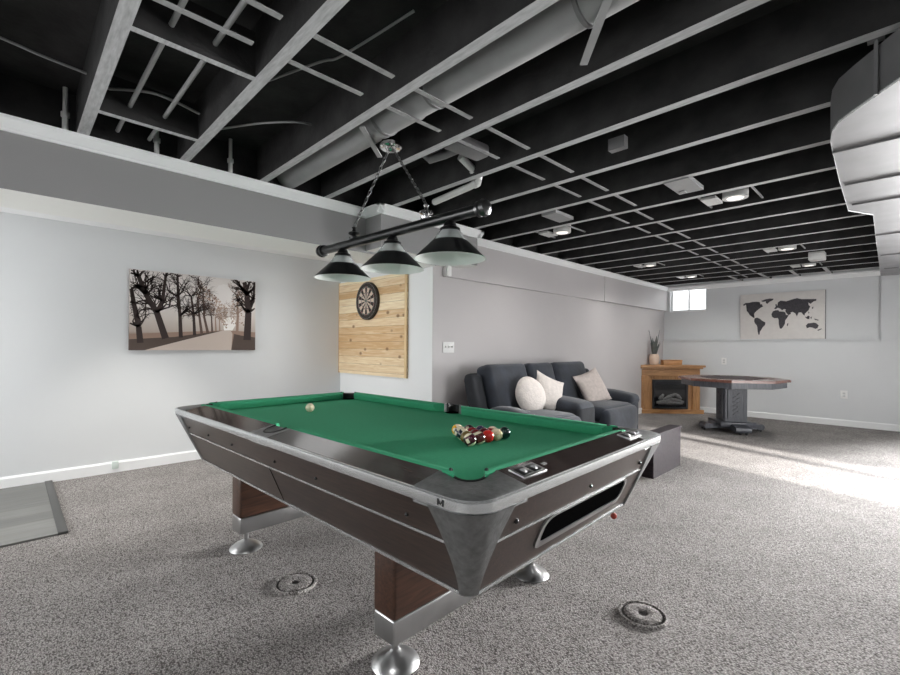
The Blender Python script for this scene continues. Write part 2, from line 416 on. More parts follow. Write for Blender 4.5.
# pipes and ducts among the joists
def pipe(name, path, r, m, label, cat='pipe', seg=12, group=None):
    b = MB(); b.tube(path, r, seg); return tag(b.build(name, m), label, cat, group)
pipe('water_pipe', [(-1.5, .455, 2.47), (-2.2, .455, 2.47), (-2.9, .455, 2.47), (-3.3, .455, 2.47)], .011, GREYM, 'thin grey water pipe nearest the first left joist, paired with another')
pipe('water_pipe', [(-1.2, .615, 2.47), (-2.2, .615, 2.47), (-2.9, .615, 2.47), (-3.3, .615, 2.47)], .011, GREYM, 'thin grey water pipe beside the wider second left joist, right of its twin')
def arc(c, r, a0, a1, z, n=7): return [(c[0]+r*math.cos(R(a0+(a1-a0)*i/n)), c[1]+r*math.sin(R(a0+(a1-a0)*i/n)), z) for i in range(n+1)]
def cable(pts, r, label):
    P = [Vector(p) for p in pts]; path = []
    for i in range(len(P)-1):
        p0, p1, p2, p3 = P[max(i-1, 0)], P[i], P[i+1], P[min(i+2, len(P)-1)]
        for k in range(6):
            t = k/6
            path.append(.5*((2*p1)+(p2-p0)*t+(2*p0-5*p1+4*p2-p3)*t*t+(3*p1-p0-3*p2+p3)*t**3))
    path.append(P[-1]); return pipe('cable', path, r, GREYM, label, 'cable', 6)
cable([(-2.6, -.5, 2.5), (-2.71, -.03, 2.5), (-2.745, .1, 2.5), (-2.77, .26, 2.5)], .006, 'pale cable crossing the dark bay at the far left of the ceiling')
cable([(-2.95, .33, 2.53), (-2.75, .5, 2.5), (-2.75, .62, 2.5), (-2.8, .76, 2.5)], .007, 'twisted pale cable looping behind the two thin water pipes')
cable([(-3.0, .85, 2.5), (-2.6, 1.0, 2.46), (-2.45, 1.15, 2.47), (-2.5, 1.28, 2.52)], .006, 'drooping pale cable between the second and third left joists')
cable([(-2.6, .9, 2.6), (-2.0, 1.05, 2.56), (-1.85, 1.1, 2.55), (-1.45, 1.2, 2.6)], .006, 'thin cable strung along the dark bay above the chains')
# round duct
rd = thing('round_duct', 'grey round metal duct running between two joists above the lamp chains', 'duct', (-1.8, 1.53, 2.51))
b = MB(); b.lathe([(.098, -1.55), (.098, -.36), (.104, -.35), (.104, -.33), (.098, -.32), (.098, -.08), (.104, -.07), (.104, -.05), (.098, -.04), (.098, 1.7)], rot=RY(PI/2), seg=28); b.build('duct_pipe', GREYM, rd)
for x in (-.3, .12, .95):
    b = MB(); b.lathe([(.096, -.012), (.104, -.008), (.104, .008), (.096, .012)], (x, 0, 0), rot=RY(PI/2)); b.build('collar', DUCTS, rd)
# strap hanger crossing from joist to joist
b = MB(); b.box((-2.235, 1.53, H+.006), (.03, .40, .008), RZ(R(40))); tag(b.build('hanger_strap', GREYM, smooth=False), 'flat metal strap crossing the joist bay beside the lamp ceiling hook', 'strap')
b = MB(); b.box((-.85, 1.604, H+.003), (.032, .36, .006), RZ(R(41.8))); tag(b.build('hanger_strap', GREYM, smooth=False), 'flat metal strap slung under the round duct at the top of the photo', 'strap')
# white drain pipe with elbow
dp = thing('drain_pipe', 'white plastic drain pipe with an elbow above the right end of the lamp bar', 'pipe', (0, 0, 0))
b = MB(); b.tube([(-2.74, 2.5, 2.39), (-2.3, 2.46, 2.4), (-2.2, 2.44, 2.405), (-2.165, 2.41, 2.42), (-2.155, 2.36, 2.44), (-2.15, 2.2, 2.5)], .026, 12); b.build('pipe_run', PVC, dp)
for p, q in (((-2.25, 2.45, 2.402), (-2.21, 2.445, 2.404)), ((-2.155, 2.365, 2.438), (-2.153, 2.33, 2.45))):
    b = MB(); b.tube([p, q], .033, 12); b.build('fitting', PVC, dp)
dt = thing('duct_boot', 'short grey duct boot with a curved trap pipe, between joists right of the ceiling hook', 'duct', (0, 0, 0))
b = MB(); b.box((-1.93, 2.03, H+.045), (.12, .3, .08), RZ(R(-3)), bev=.02); b.build('boot', DUCTS, dt)
b = MB(); b.tube([(-2.02, 2.1, 2.5), (-2.15, 2.05, 2.47), (-2.24, 2.0, 2.45), (-2.27, 1.98, 2.49), (-2.28, 1.97, 2.55)], .03, 12); b.build('trap_pipe', DUCTS, dt)
# rectangular duct on the right
rdct = thing('rectangular_duct', 'wide pale sheet metal duct with a curved end hanging below the joists', 'duct', (0, 0, 0))
out = [(.6, 1.95), (.25, 2.06)] + [(-.02, 2.33), (-.09, 2.42), (-.16, 2.51), (-.215, 2.59), (-.245, 2.68), (-.262, 2.8), (-.285, 3.5), (-.3, 4.3), (-.18, 4.56), (-.21, 6), (-.255, 8.46), (.6, 8.46)]
b = MB(); b.prism(out, 2.2, 2.385); b.bm.normal_update()
for f in b.bm.faces: f.material_index = 1 if f.normal.z < -.5 else 0
b.build('duct_body', [DUCTS, DUCTW], rdct, smooth=True, angle=40)
for y in (2.98, 3.62, 4.15, 5.4, 6.6, 7.7):
    b = MB(); x0 = -.27 if y < 4.3 else -.2; b.box(((x0+.6)/2, y, 2.196), (.6-x0, .018, .012)); b.build('seam', DUCTS, rdct, smooth=False)
b = MB(); b.loft([[(x, y, z) for (x, y) in out[2:12]] for z in (2.192, 2.204)], cap=False, closed=False); b.build('edge_lip', WHITE, rdct)
b = MB(); b.box((-.09, 2.4, 2.3), (.012, .012, .22)); b.box((-.09, 2.4, 2.405), (.05, .03, .012)); b.build('hanger', DUCTS, rdct, smooth=False)
b = MB(); b.lathe([(.11, 2.185), (.11, 2.2)], (.12, 6.1, 0), seg=20); b.build('vent_register', DUCTS, rdct)

# recessed ceiling lights in the joist bays
CANW = 42
def can_light(x, y, label, s=1.0, lit=True, watts=None):
    t = thing('recessed_light', label, 'ceiling light', (x, y, H), 0, 'recessed lights among the joists')
    b = MB(); b.box((-.14*s, 0, .02), (.11*s, .2, .02)); b.build('junction_box', GREYM if not lit else PVC, t, smooth=False)
    b = MB(); b.lathe([(.075*s, 0), (.09*s, .0), (.09*s, .12), (.05*s, .13), (.05*s, .05), (.075*s, .03)], (.03, 0, .004), seg=24); b.build('can', PVC, t)
    b = MB(); b.lathe([(.07*s, .012), (.06*s, .004), (.001, .0)], (.03, 0, .0), seg=20); b.build('lens', GLOW, t)
    for u in (-.2*s, .17*s):
        b = MB(); b.box((u, 0, .03), (.012, JS-.06, .012)); b.build('bracket', GREYM, t, smooth=False)
    l = bpy.data.lights.new('recessed_lamp', 'SPOT'); l.energy = watts or CANW; l.spot_size = R(150); l.spot_blend = 1; l.shadow_soft_size = .06; l.color = (1, .98, .95)
    lo = bpy.data.objects.new('recessed_lamp', l); col.objects.link(lo); lo.location = (x+.03, y, H-.01)
    return t
m_ = lambda n: J0+JS*(n+.5)
can_light(-1.0, m_(7), 'recessed light with bracket and white lens, largest one, in front of the duct')
can_light(-2.58, m_(7), 'recessed light with white lens above the chase, left of the largest one')
can_light(-1.05, m_(12), 'recessed light with white lens over the map canvas, far bay')
can_light(-2.68, m_(12), 'recessed light far along the sofa wall, over the fireplace end', .9)
can_light(-2.6, m_(15), 'small recessed light in the last bays above the little window', .9)
can_light(-1.03, m_(15), 'small recessed light in the last bays above the right part of the map', .9)
b = MB(); b.box((-.8, 7.28, H-.03), (.16, .18, .1), bev=.01); tag(b.build('junction_box', PVC), 'white box hung under the joists right of the far recessed light', 'box')
b = MB(); b.box((-1.16, 3.55, H+.005), (.17, .33, .03)); b.box((-1.2, 3.65, H-.012), (.04, .05, .012), mi=0); tag(b.build('joist_plate', GREYM, smooth=False), 'pale metal plate fixed between joists, nearest the big duct', 'plate')
b = MB(); b.box((-2.26, 3.6, H+.005), (.15, .3, .03)); tag(b.build('joist_plate', GREYM, smooth=False), 'pale metal plate fixed between joists right of the lamp bar end', 'plate')
b = MB(); b.box((-1.23, 2.62, H+.03), (.1, .05, .07)); tag(b.build('junction_box', DUCTS, smooth=False), 'small dark box on the joist side at the middle of the ceiling', 'box')
for x, y in ((-3.3, -.05), (-3.3, .55), (-3.3, 1.0)):
    pass
pegs = [(-3.325, .22, 'short pale pipe stub above the crown, beside the first left joist'), (-3.325, .66, 'short pale pipe stub above the crown, between the first two joists'), (-3.325, 1.10, 'short pale pipe stub above the crown, right of the second joist')]
for x, y, lb in pegs:
    b = MB(); b.lathe([(.014, 0), (.014, .09), (.02, .095), (.02, .12), (.012, .125), (.012, .26)], (x, y, H-.02), seg=12); tag(b.build('pipe_stub', PVC), lb, 'pipe', 'pipe stubs above the crown')

# ------------------------------------------------------------------ floor things
vm = thing('floor_mat', 'grey wood plank vinyl mat with dark edge by the left wall', 'mat', (-4.45, -1.35, 0))
b = MB(); b.box((0, 0, .006), (1.46, 3.2, .012)); b.build('vinyl_planks', VINYL, vm, smooth=False)
b = MB(); b.box((0, 1.6, .009), (1.47, .05, .018), bev=.004); b.build('edge_strip', VEDGE, vm)
def floor_cover(x, y, label, s=1):
    t = thing('floor_cover', label, 'floor cover', (x, y, 0), rnd.random(), 'round carpeted floor covers')
    b = MB(); b.lathe([(.106*s, 0), (.105*s, .006), (.1*s, .01), (.094*s, .01), (.09*s, .004), (.09*s, 0)], seg=36); b.build('rim', CARPET, t)
    b = MB(); b.lathe([(.08*s, 0), (.08*s, .008), (.072*s, .013), (.028*s, .013), (.02*s, .009), (.02*s, 0)], seg=36); b.build('disc', CARPET, t)
    b = MB(); b.lathe([(.017*s, .001), (.017*s, .006), (.001, .006)], seg=16); b.build('centre_hole', CARPD, t)
    b = MB(); b.lathe([(.0905*s, .001), (.0905*s, .004), (.079*s, .004), (.079*s, .001)], seg=36); b.build('groove', CARPD, t)
CARPD = mat('shaded_carpet', (52, 49, 48), 1, bump=.4, bscale=150)  # carpet darkened; shade in groove and hole is put into the colour
floor_cover(-.825, 2.035, 'round carpeted floor cover in front of the slotted table end')
floor_cover(-2.15, 1.035, 'round carpeted floor cover left of the near table leg')

# ------------------------------------------------------------------ pool table
TZ = .80
tb = thing('pool_table', 'pool table with green cloth, dark laminate sides and cast metal corners', 'pool table', (-2.06, 1.49, 0), R(1.9))
A, B_ = 1.275, .69
INS = .125; ZB = .470; ZM = .645; ZC = .762
def ins(z): return INS*(ZC-z)/(ZC-ZB)
RC = .085
def crad(z): return RC*(1-.5*(ZC-z)/(ZC-ZB))
def rrect(a, bb, r, z, n=6):
    pts = []
    for cx, cy, a0 in ((a-r, bb-r, 0), (-a+r, bb-r, 90), (-a+r, -bb+r, 180), (a-r, -bb+r, 270)):
        for i in range(n+1):
            t = R(a0+90*i/n); pts.append((cx+r*math.cos(t), cy+r*math.sin(t), z))
    return pts
def slab(b, z0, z1, off=0.0, thick=.02):
    """four slanted side panels following the tapering cabinet"""
    r = []
    for z, o in ((z0, 0), (z1, 0), (z1, thick), (z0, thick)):
        i = ins(z)-off+o
        r.append(rrect(A-i, B_-i, crad(z), z))
    b.loft(r+[r[0]], cap=False)
b = MB(); slab(b, ZM+.004, ZC); b.build('upper_apron', LAMI, tb, weld=True, angle=25)
b = MB(); slab(b, ZB, ZM-.004); b.build('lower_apron', LAMI, tb, weld=True, angle=25)
b = MB(); slab(b, ZM-.005, ZM+.005, .004); b.build('middle_trim', ALU, tb, weld=True, angle=25)
b = MB(); slab(b, ZB-.012, ZB+.003, .005); b.build('bottom_trim', ALU, tb, weld=True, angle=25)
b = MB(); b.box((0, 0, ZB), (2*(A-INS)-.02, 2*(B_-INS)-.02, .012)); b.build('base_board', BLKMATT, tb, smooth=False)
b = MB(); b.box((0, 0, .741), (2*A-.2, 2*B_-.2, .05)); b.build('cloth_bed', CLOTH, tb, smooth=False)
SL = 0
RW, CWd, CL = .11, .05, .235     # rail width, cushion width, casting length
ZT, ZO = .820, .797   # inner and outer height of the sloping rail tops
# rails: two ends, four sides
def rail_prism(b, x0, x1, y0, y1, ax, s):
    vs = b.box(((x0+x1)/2, (y0+y1)/2, (.755+ZT)/2), (x1-x0, y1-y0, ZT-.755))
    mid = ((x0+x1)/2, (y0+y1)/2)[ax]
    for v in vs:
        if v.co.z > .8 and (v.co[ax]-mid)*s > 0: v.co.z = ZO
b = MB(); MS = .085
for s in (-1, 1):
    for x0, x1 in ((-A+CL, -MS), (MS, A-CL)):
        b = MB(); y0, y1 = sorted((s*(B_-.004), s*(B_-RW))); rail_prism(b, x0, x1, y0, y1, 1, s); b.build('side_rail', RAILT, tb, smooth=False)
    b = MB(); x0, x1 = sorted((s*(A-.004), s*(A-RW))); rail_prism(b, x0, x1, -B_+CL, B_-CL, 0, s); b.build('end_rail', RAILT, tb, smooth=False)
# cushions
def cushion(p0, p1, nrm):
    b = MB(); n = Vector((*nrm, 0)); p0 = Vector((*p0, 0)); p1 = Vector((*p1, 0)); d = (p1-p0).normalized()
    prof = [(0, ZT-.002), (.008, ZT+.002), (CWd-.008, ZT-.003), (CWd, ZT-.010), (CWd, ZT-.018), (CWd-.02, .767), (0, .767)]
    b.loft([[p0+n*u+d*(.055*u/CWd)+Vector((0, 0, z)) for u, z in prof], [p1+n*u-d*(.055*u/CWd)+Vector((0, 0, z)) for u, z in prof]])
    b.build('cushion', CLOTH, tb)
for s in (-1, 1):
    cushion((-A+RW+.065, s*(B_-RW)), (-MS+.01, s*(B_-RW)), (0, -s)); cushion((MS-.01, s*(B_-RW)), (A-RW-.065, s*(B_-RW)), (0, -s))
    cushion((s*(A-RW), -B_+RW+.065), (s*(A-RW), B_-RW-.065), (-s, 0))
# outer aluminium band
b = MB()
b.loft([rrect(A+.004, B_+.004, RC, ZC), rrect(A+.008, B_+.008, RC, ZC+.006), rrect(A+.008, B_+.008, RC, TZ-.008), rrect(A+.003, B_+.003, RC, TZ-.004), rrect(A-.02, B_-.02, RC, TZ-.004), rrect(A-.02, B_-.02, RC, ZC), rrect(A+.004, B_+.004, RC, ZC)], cap=False)
b.build('rail_band', ALU, tb, weld=True)
def dome(b, vs, f):
    for v in vs:
        if v.co.z > .78: v.co.z = ZO+.001+(ZT-ZO)*min(1, max(0, f(v))/RW)
    bmesh.ops.triangulate(b.bm, faces=[q for q in b.bm.faces if len(q.verts) > 4])
# corner castings: cap round the pocket plus the tapering skirt
def corner(sx, sy):
    def P(u, v, z): return (sx*(A-u), sy*(B_-v), z)      # u,v measured inward from the corner
    pc, pr = .17, .06
    outer = [(CL, 0), (CL-.05, 0)]+[(RC-RC*math.sin(R(90*i/8)), RC-RC*math.cos(R(90*i/8))) for i in range(9)]+[(0, CL-.05), (0, CL)]
    inner = [(CL, RW+.004)]+[(pc+pr*math.cos(R(-45-180*i/10)), pc+pr*math.sin(R(-45-180*i/10))) for i in range(11)]+[(RW+.004, CL)]
    b = MB(); secs = []
    for k, (o_, i_) in enumerate(zip(outer, inner)):
        w_ = abs(k-6)/6; zi = ZO+.006+(ZT-ZO-.006)*w_**2
        sec = [P(*o_, .752), P(*o_, ZO-.003)]
        for t in (.04, .35, .7, 1): sec.append(P(o_[0]+(i_[0]-o_[0])*t, o_[1]+(i_[1]-o_[1])*t, ZO+.001+(zi-ZO)*(t if k in (0, 12) else math.sin(t*PI/2))))
        sec.append(P(*i_, .752)); secs.append(sec)
    b.loft(secs); b.build('corner_casting', CAST, tb, angle=40)
    rings = []
    for k in range(9):
        t = k/8; z = ZC-(ZC-ZB+.006)*t; i = ins(z)-.007; rr = crad(z); w = .135*(1-t)**1.5+.042
        outl = [(i+w, i)]
        for q in range(7):
            a_ = R(90*q/6); outl.append((i+rr-rr*math.sin(a_), i+rr-rr*math.cos(a_)))
        outl.append((i, i+w))
        inner = [(u+.02, v+.02) for u, v in outl[::-1]]
        rings.append([P(u, v, z) for u, v in outl+inner])
    s = MB(); s.loft(rings); s.build('casting_skirt', CAST, tb)
    # pocket throat and liner
    s = MB(); px, py = sx*(A-pc), sy*(B_-pc)
    s.lathe([(pr-.002, .7672), (.001, .7672)], (px, py, 0), seg=24, cap=False); s.build('pocket', BLKMATT, tb)
    s = MB(); liner(s, px, py, pr+.001, math.atan2(sy, sx), 100)
    s.build('pocket_liner', RUBBER, tb)
def liner(b, px, py, r, a0, half):
    secs = []
    for i in range(17):
        a = a0+R(-half+2*half*i/16); w_ = abs(i-8)/8; zt = ZO+.009+(ZT-ZO-.004)*w_**2
        secs.append([(px+q*math.cos(a), py+q*math.sin(a), z) for q, z in ((r-.012, .767), (r, .767), (r, zt), (r-.006, zt+.002), (r-.012, zt-.003))])
    b.loft(secs)
for sx in (-1, 1):
    for sy in (-1, 1): corner(sx, sy)
for s in (-1, 1):
    cx, cy = 0, s*(B_-.085)
    outl = [(-MS, s*B_), (MS, s*B_), (MS, s*(B_-RW)), (.062, s*(B_-RW))]
    outl += [(cx+.058*math.cos(R(a)), cy+s*.058*math.sin(R(a))) for a in range(-20, 201, 20)]
    outl += [(-.062, s*(B_-RW)), (-MS, s*(B_-RW))]
    b = MB(); vs = b.prism(outl, .757, TZ+.0005); dome(b, vs, lambda v: B_-abs(v.co.y)); b.build('side_pocket_casting', CAST, tb, angle=50)
    b = MB(); b.lathe([(.056, .7672), (.001, .7672)], (cx, cy-s*.015, 0), seg=24, cap=False); b.build('pocket', BLKMATT, tb)
    b = MB(); liner(b, cx, cy, .059, s*PI/2, 112); b.build('pocket_liner', RUBBER, tb)
# score counters on the near end rail
ZR = ZO+(ZT-ZO)*.5
for y in (-.36, .44):
    b = MB(); xx = A-.062
    b.box((xx, y, ZR+.003), (.062, .13, .006), RY(R(12)), bev=.002); c = b.build('score_counter', STEEL, tb)
    b = MB()
    for k in (-1, 1): b.box((xx+.0007, y+k*.03, ZR+.0052), (.042, .048, .004), RY(R(12)), bev=.001)
    b.build('counter_window', BLKM, c)
    for k in (-1, 1):
        b = MB(); b.lathe([(.012, -.006), (.012, .006)], (xx+.002, y+k*.03, ZR+.003), rot=RX(PI/2), seg=14); b.build('counter_wheel', GREYM, c)
    b = MB(); b.box((A-.07, y+.105, ZR+.003), (.012, .022, .003), RY(R(12))); b.build('rail_marker', ALU, tb)
# ball return slot in the near end
def end_panel_matrix(xsign=1):
    a = math.atan2(INS, ZC-ZB)
    return a
th = math.atan2(INS, ZC-ZB)
def on_end(y, z, out=.0):   # point on the slanted near end face
    i = ins(z); n = Vector((math.cos(th), 0, -math.sin(th)))
    return Vector((A-i, y, z))+n*out
def pill(y0, y1, z0, z1, r0=.05):
    pts = []
    for cy, cz, a0 in ((y1-r0, z1-r0*.6, 0), (y0+r0, z1-r0*.6, 90), (y0+r0*.6, z0+r0*.5, 180), (y1-r0*.6, z0+r0*.5, 270)):
        ry = r0 if a0 < 180 else r0*.6; rz = r0*.6 if a0 < 180 else r0*.5
        for i in range(5):
            t = R(a0+90*i/4); pts.append((cy+ry*math.cos(t), cz+rz*math.sin(t)))
    return pts
SY0, SY1 = -.255, .385
b = MB(); o_ = pill(SY0-.022, SY1+.02, ZB+.05, ZM-.004, .06); i_ = pill(SY0, SY1, ZB+.07, ZM-.012, .05)
b.loft([[on_end(y, z, .001) for y, z in o_], [on_end(y, z, .006) for y, z in o_], [on_end(y, z, .006) for y, z in i_], [on_end(y, z, -.012) for y, z in i_]], cap=False)
b.build('ball_return_trim', STEEL, tb)
b = MB(); b.loft([[on_end(y, z, .002) for y, z in i_], [on_end(y, z, -.03) for y, z in i_]]); b.build('ball_return_slot', BLKMATT, tb)
# screw heads
for y, z in ((-.47, .69), (.0, .69), (.47, .69)):
    b = MB(); p = on_end(y, z, .002); b.sphere(p, .008, 10, 6); b.build('screw_head', BLKM, tb)
for x in (-1.05, -.72, -.38, .1, .45, .98):
    for s in (-1,):
        i = ins(.69); b = MB(); b.sphere((x, s*(B_-i+.002), .69), .007, 10, 6); b.build('screw_head', BLKM, tb)
for x in (0.0,):
    b = MB(); z0, z1 = ZB+.004, ZM-.006
    b.loft([[(x-.003, -B_+ins(z)-.0015, z), (x+.003, -B_+ins(z)-.0015, z), (x+.003, -B_+ins(z)+.01, z), (x-.003, -B_+ins(z)+.01, z)] for z in (z0, z1)]); b.build('panel_joint', BLKMATT, tb, smooth=False)
# small maker's mark on the near corner band
b = MB()
for pts in ([(-.012, -.009), (-.007, -.009), (-.007, .009), (-.012, .009)], [(.007, -.009), (.012, -.009), (.012, .009), (.007, .009)], [(-.012, .009), (-.007, .009), (.002, -.006), (-.002, -.006)], [(.007, .009), (.012, .009), (.002, -.006), (-.002, -.006)]):
    b.quad([(A-.115+u, -B_-.0095, (ZC+TZ)/2-.001+v) for u, v in pts])
o = b.build('band_mark', BLKM, tb, smooth=False); o['label'] = 'dark mark on the near corner band'
# legs
for s in (-1, 1):
    lg = MB(); lx = s*.69; ly = .52
    lg.box((lx, 0, (.2+ZB)/2), (.125, 2*ly, ZB-.2), bev=.012, seg=3); L_ = lg.build('leg', LEGW, tb)
    b = MB(); b.box((lx, 0, .155), (.121, 2*ly-.004, .094), bev=.008, seg=3); b.build('leg_band', STEEL, L_)
    for q in (-1, 1):
        b = MB(); b.lathe([(.09, 0), (.092, .004), (.086, .013), (.066, .027), (.042, .04), (.022, .05), (.016, .056), (.016, .12)], (lx-.0, q*(ly-.06), 0), seg=32); b.build('levelling_foot', STEEL, L_)
# pull cord with red bead hanging below the far right corner
b = MB(); b.tube([(A-.19, .575, ZB), (A-.19, .575, .395)], .002, 6); pc_ = b.build('bead_cord', STEEL, tb)
b = MB(); b.sphere((A-.19, .575, .382), .015, 14, 10); o = b.build('bead', mat('red_bead', (170, 62, 48), .5), pc_); o['label'] = 'small red bead'

# ------------------------------------------------------------------ balls
BR = .0286; ZCL = .7665
tm = Matrix.Translation(Vector((-2.06, 1.49, 0))) @ Matrix.Rotation(R(1.9), 4, 'Z')
def ball(loc, colour, stripe, label, cat='pool ball', group='racked pool balls'):
    b = MB(); g = bmesh.ops.create_uvsphere(b.bm, u_segments=24, v_segments=18, radius=BR)
    for f in b.bm.faces:
        c = f.calc_center_median().normalized()
        if c.y > .93 or c.y < -.93: k = 1
        elif stripe: k = 0 if abs(c.z) < .68 else 1
        else: k = 0
        f.material_index = k if colour else 1
    cm = mat('ball_'+('stripe' if stripe else 'solid'), colour or (232, 220, 190), .1, coat=.5)
    o = b.build('pool_ball', [cm, CREAM], None, angle=60)
    o.location = loc; o.rotation_euler = (rnd.uniform(-.6, .6), rnd.uniform(-.6, .6), rnd.uniform(0, 6))
    return tag(o, label, cat, group)
apex = Vector((-1.525, 1.553, ZCL+BR)); d_ = 2*BR*1.005
ax = Vector((1, -.03, 0)).normalized(); ay = Vector((.03, 1, 0)).normalized()
rows = [
 [((232, 178, 40), True, 'yellow striped pool ball at the point of the rack nearest the cue ball')],
 [((26, 28, 60), True, 'navy striped pool ball behind the yellow one, side nearest the left table edge'), ((24, 24, 26), False, 'black pool ball behind the yellow one, side nearest the sofa')],
 [((30, 34, 46), True, 'dark blue striped pool ball in the third row, side nearest the left table edge'), ((120, 32, 36), False, 'dark red pool ball in the middle of the three ball row'), ((40, 34, 70), False, 'dark purple pool ball in the third row, side nearest the sofa')],
 [((112, 92, 50), True, 'cream ball with brown stripe in the fourth row behind the front maroon ball'), ((104, 28, 36), False, 'maroon pool ball second along the four ball row'), ((84, 26, 34), False, 'deep maroon pool ball third along the four ball row'), ((150, 40, 40), True, 'cream ball with red stripe at the sofa end of the four ball row')],
 [((72, 22, 38), True, 'cream ball with wide maroon stripe, front corner of the rack nearest the camera'), ((84, 30, 30), True, 'cream ball with dark maroon stripe, beside the bright red ball'), ((206, 40, 34), False, 'bright red solid pool ball in the middle of the end row'), ((196, 178, 140), True, 'cream ball with pale tan stripe between the red ball and the dark green ball'), ((18, 46, 42), False, 'dark green pool ball at the far right corner of the rack')],
]
for i, row in enumerate(rows):
    for j, (c, st, lb) in enumerate(row):
        p = apex+ax*(i*d_*.866)+ay*((j-i/2)*d_)
        ball(p, c, st, lb)
ball(Vector((-2.72, 1.4, ZCL+BR)), None, False, 'cream cue ball alone at the far left of the green cloth', 'cue ball', None)

# ------------------------------------------------------------------ billiard lamp
LP0, LP1 = Vector((-2.68, 1.455, 1.815)), Vector((-1.32, 1.50, 1.815))
lmid = (LP0+LP1)/2; lrz = math.atan2(LP1.y-LP0.y, LP1.x-LP0.x); LL = (LP1-LP0).length
lamp = thing('billiard_lamp', 'black three shade billiard lamp hung on chains over the pool table', 'lamp', lmid, lrz)
b = MB(); b.lathe([(.026, -LL/2+.02), (.026, LL/2-.02)], rot=RY(PI/2), seg=20); b.build('bar', BLKM, lamp)
for s in (-1, 1):
    b = MB(); b.lathe([(.026, LL/2-.035), (.036, LL/2-.03), (.036, LL/2-.015), (.03, LL/2-.01), (.04, LL/2), (.034, LL/2+.02), (.012, LL/2+.035), (.001, LL/2+.037)], rot=RY(s*PI/2), seg=20); b.build('end_cap', BLKM if s < 0 else DARKST, lamp)
hook = Vector((-2.165, 1.62, 2.375))
def chain(name, p0, p1, par, M):
    b = MB(); d = p1-p0; n = int(d.length/.026); t = d.normalized()
    u = t.cross(Vector((0, 1, 0))).normalized(); v = t.cross(u)
    for i in range(n):
        c = p0+d*((i+.5)/n); w = u if i % 2 else v
        pts = [M @ (c+t*.018*math.cos(2*PI*k/10)+w*.008*math.sin(2*PI*k/10)) for k in range(10)]
        b.tube(pts, .0026, 5, closed=True)
    return b.build(name, DARKST, par, angle=80)
LM = (Matrix.Translation(lmid) @ Matrix.Rotation(lrz, 4, 'Z')).inverted()
for s, xx in ((-1, -.315), (1, .31)):
    b = MB(); b.lathe([(.028, .02), (.03, .03), (.02, .036), (.016, .042), (.034, .05), (.034, .058), (.014, .066), (.01, .08), (.015, .09), (.001, .098)], (xx, 0, 0), seg=18); f_ = b.build('finial', BLKM if s < 0 else CHROME, lamp)
    p0 = lmid+Matrix.Rotation(lrz, 3, 'Z') @ Vector((xx, 0, .095))
    chain('chain', p0, hook+Vector((s*.02, 0, .0)), lamp, LM)
b = MB(); hl = LM @ hook
b.lathe([(.06, .03), (.066, .018), (.066, .008), (.056, .0), (.034, .004), (.03, -.002), (.012, -.016), (.001, -.018)], hl, seg=24); b.build('ceiling_hook', CHROME, lamp)
b = MB(); b.lathe([(.055, .03), (.055, .2)], hl, seg=20); b.build('hook_box', BLKMATT, lamp)
bt = MB(); 
for xx in (-.435, .045, .475):
    sh = MB()
    sh.lathe([(.172, -.2), (.085, -.115), (.079, -.115), (.166, -.2), (.172, -.2)], (xx, 0, 0), seg=40, cap=False)
    sh.bm.normal_update()
    so = sh.build('lamp_shade', [BLKM, SHADEIN], lamp)
    me = so.data
    for p in me.polygons:
        c = p.center; rad = Vector((c.x-xx, c.y, 0))
        if p.normal.dot(rad) < 0 or p.normal.z < -.9: p.material_index = 1
    b = MB(); b.lathe([(.085, -.116), (.048, -.066), (.045, -.066), (.081, -.116), (.085, -.116)], (xx, 0, 0), seg=32, cap=False); b.build('glass_collar', GLASS, so)
    b = MB(); b.lathe([(.02, -.02), (.028, -.03), (.032, -.045), (.048, -.055), (.05, -.068), (.03, -.07)], (xx, 0, 0), seg=24); b.build('socket_cap', BLKM, so)
    b = MB(); b.sphere((xx, 0, -.125), .028, 16, 10, (1, 1, 1.3)); b.build('bulb', SHADEIN, so)

# ------------------------------------------------------------------ nook wall: road print
pw, ph = 1.175, .775
art = thing('canvas_print', 'sepia canvas print of a tree lined road on the left wall', 'picture', (XW+.001, 1.40, 1.53))
b = MB(); b.box((.016, 0, 0), (.032, pw, ph), bev=.003); b.build('canvas', mat('sepia_canvas_edge', (110, 98, 92), .9), art)
def bgmat():
    m = bpy.data.materials.new('sepia_mist'); m.use_nodes = True; nt = m.node_tree; bb = nt.nodes['Principled BSDF']; L = nt.links.new
    bb.inputs['Roughness'].default_value = .9
    tc = nt.nodes.new('ShaderNodeTexCoord'); sp = nt.nodes.new('ShaderNodeSeparateXYZ'); L(tc.outputs['Object'], sp.inputs[0])
    r = nt.nodes.new('ShaderNodeValToRGB'); mr = nt.nodes.new('ShaderNodeMapRange'); mr.inputs['From Min'].default_value = -.39; mr.inputs['From Max'].default_value = .39
    L(sp.outputs['Z'], mr.inputs['Value']); L(mr.outputs['Result'], r.inputs['Fac'])
    e = r.color_ramp.elements; e[0].position = 0; e[0].color = (*lin((120, 106, 98)), 1); e[1].position = 1; e[1].color = (*lin((214, 208, 204)), 1)
    for p, c in ((.2, (150, 134, 124)), (.235, (178, 164, 154)), (.4, (206, 197, 190)), (.6, (222, 216, 212))):
        k = e.new(p); k.color = (*lin(c), 1)
    L(r.outputs['Color'], bb.inputs['Base Color']); return m
INK = [mat('print_ink_dark', (58, 47, 45), .9), mat('print_ink_brown', (96, 78, 70), .9), mat('print_ink_mist', (150, 126, 112), .9), mat('print_ink_pale', (188, 168, 154), .9), mat('print_ink_road', (196, 182, 172), .9), mat('print_ink_glow', (240, 236, 232), .9), mat('print_ink_verge', (84, 72, 66), .9)]
PBG = bgmat()
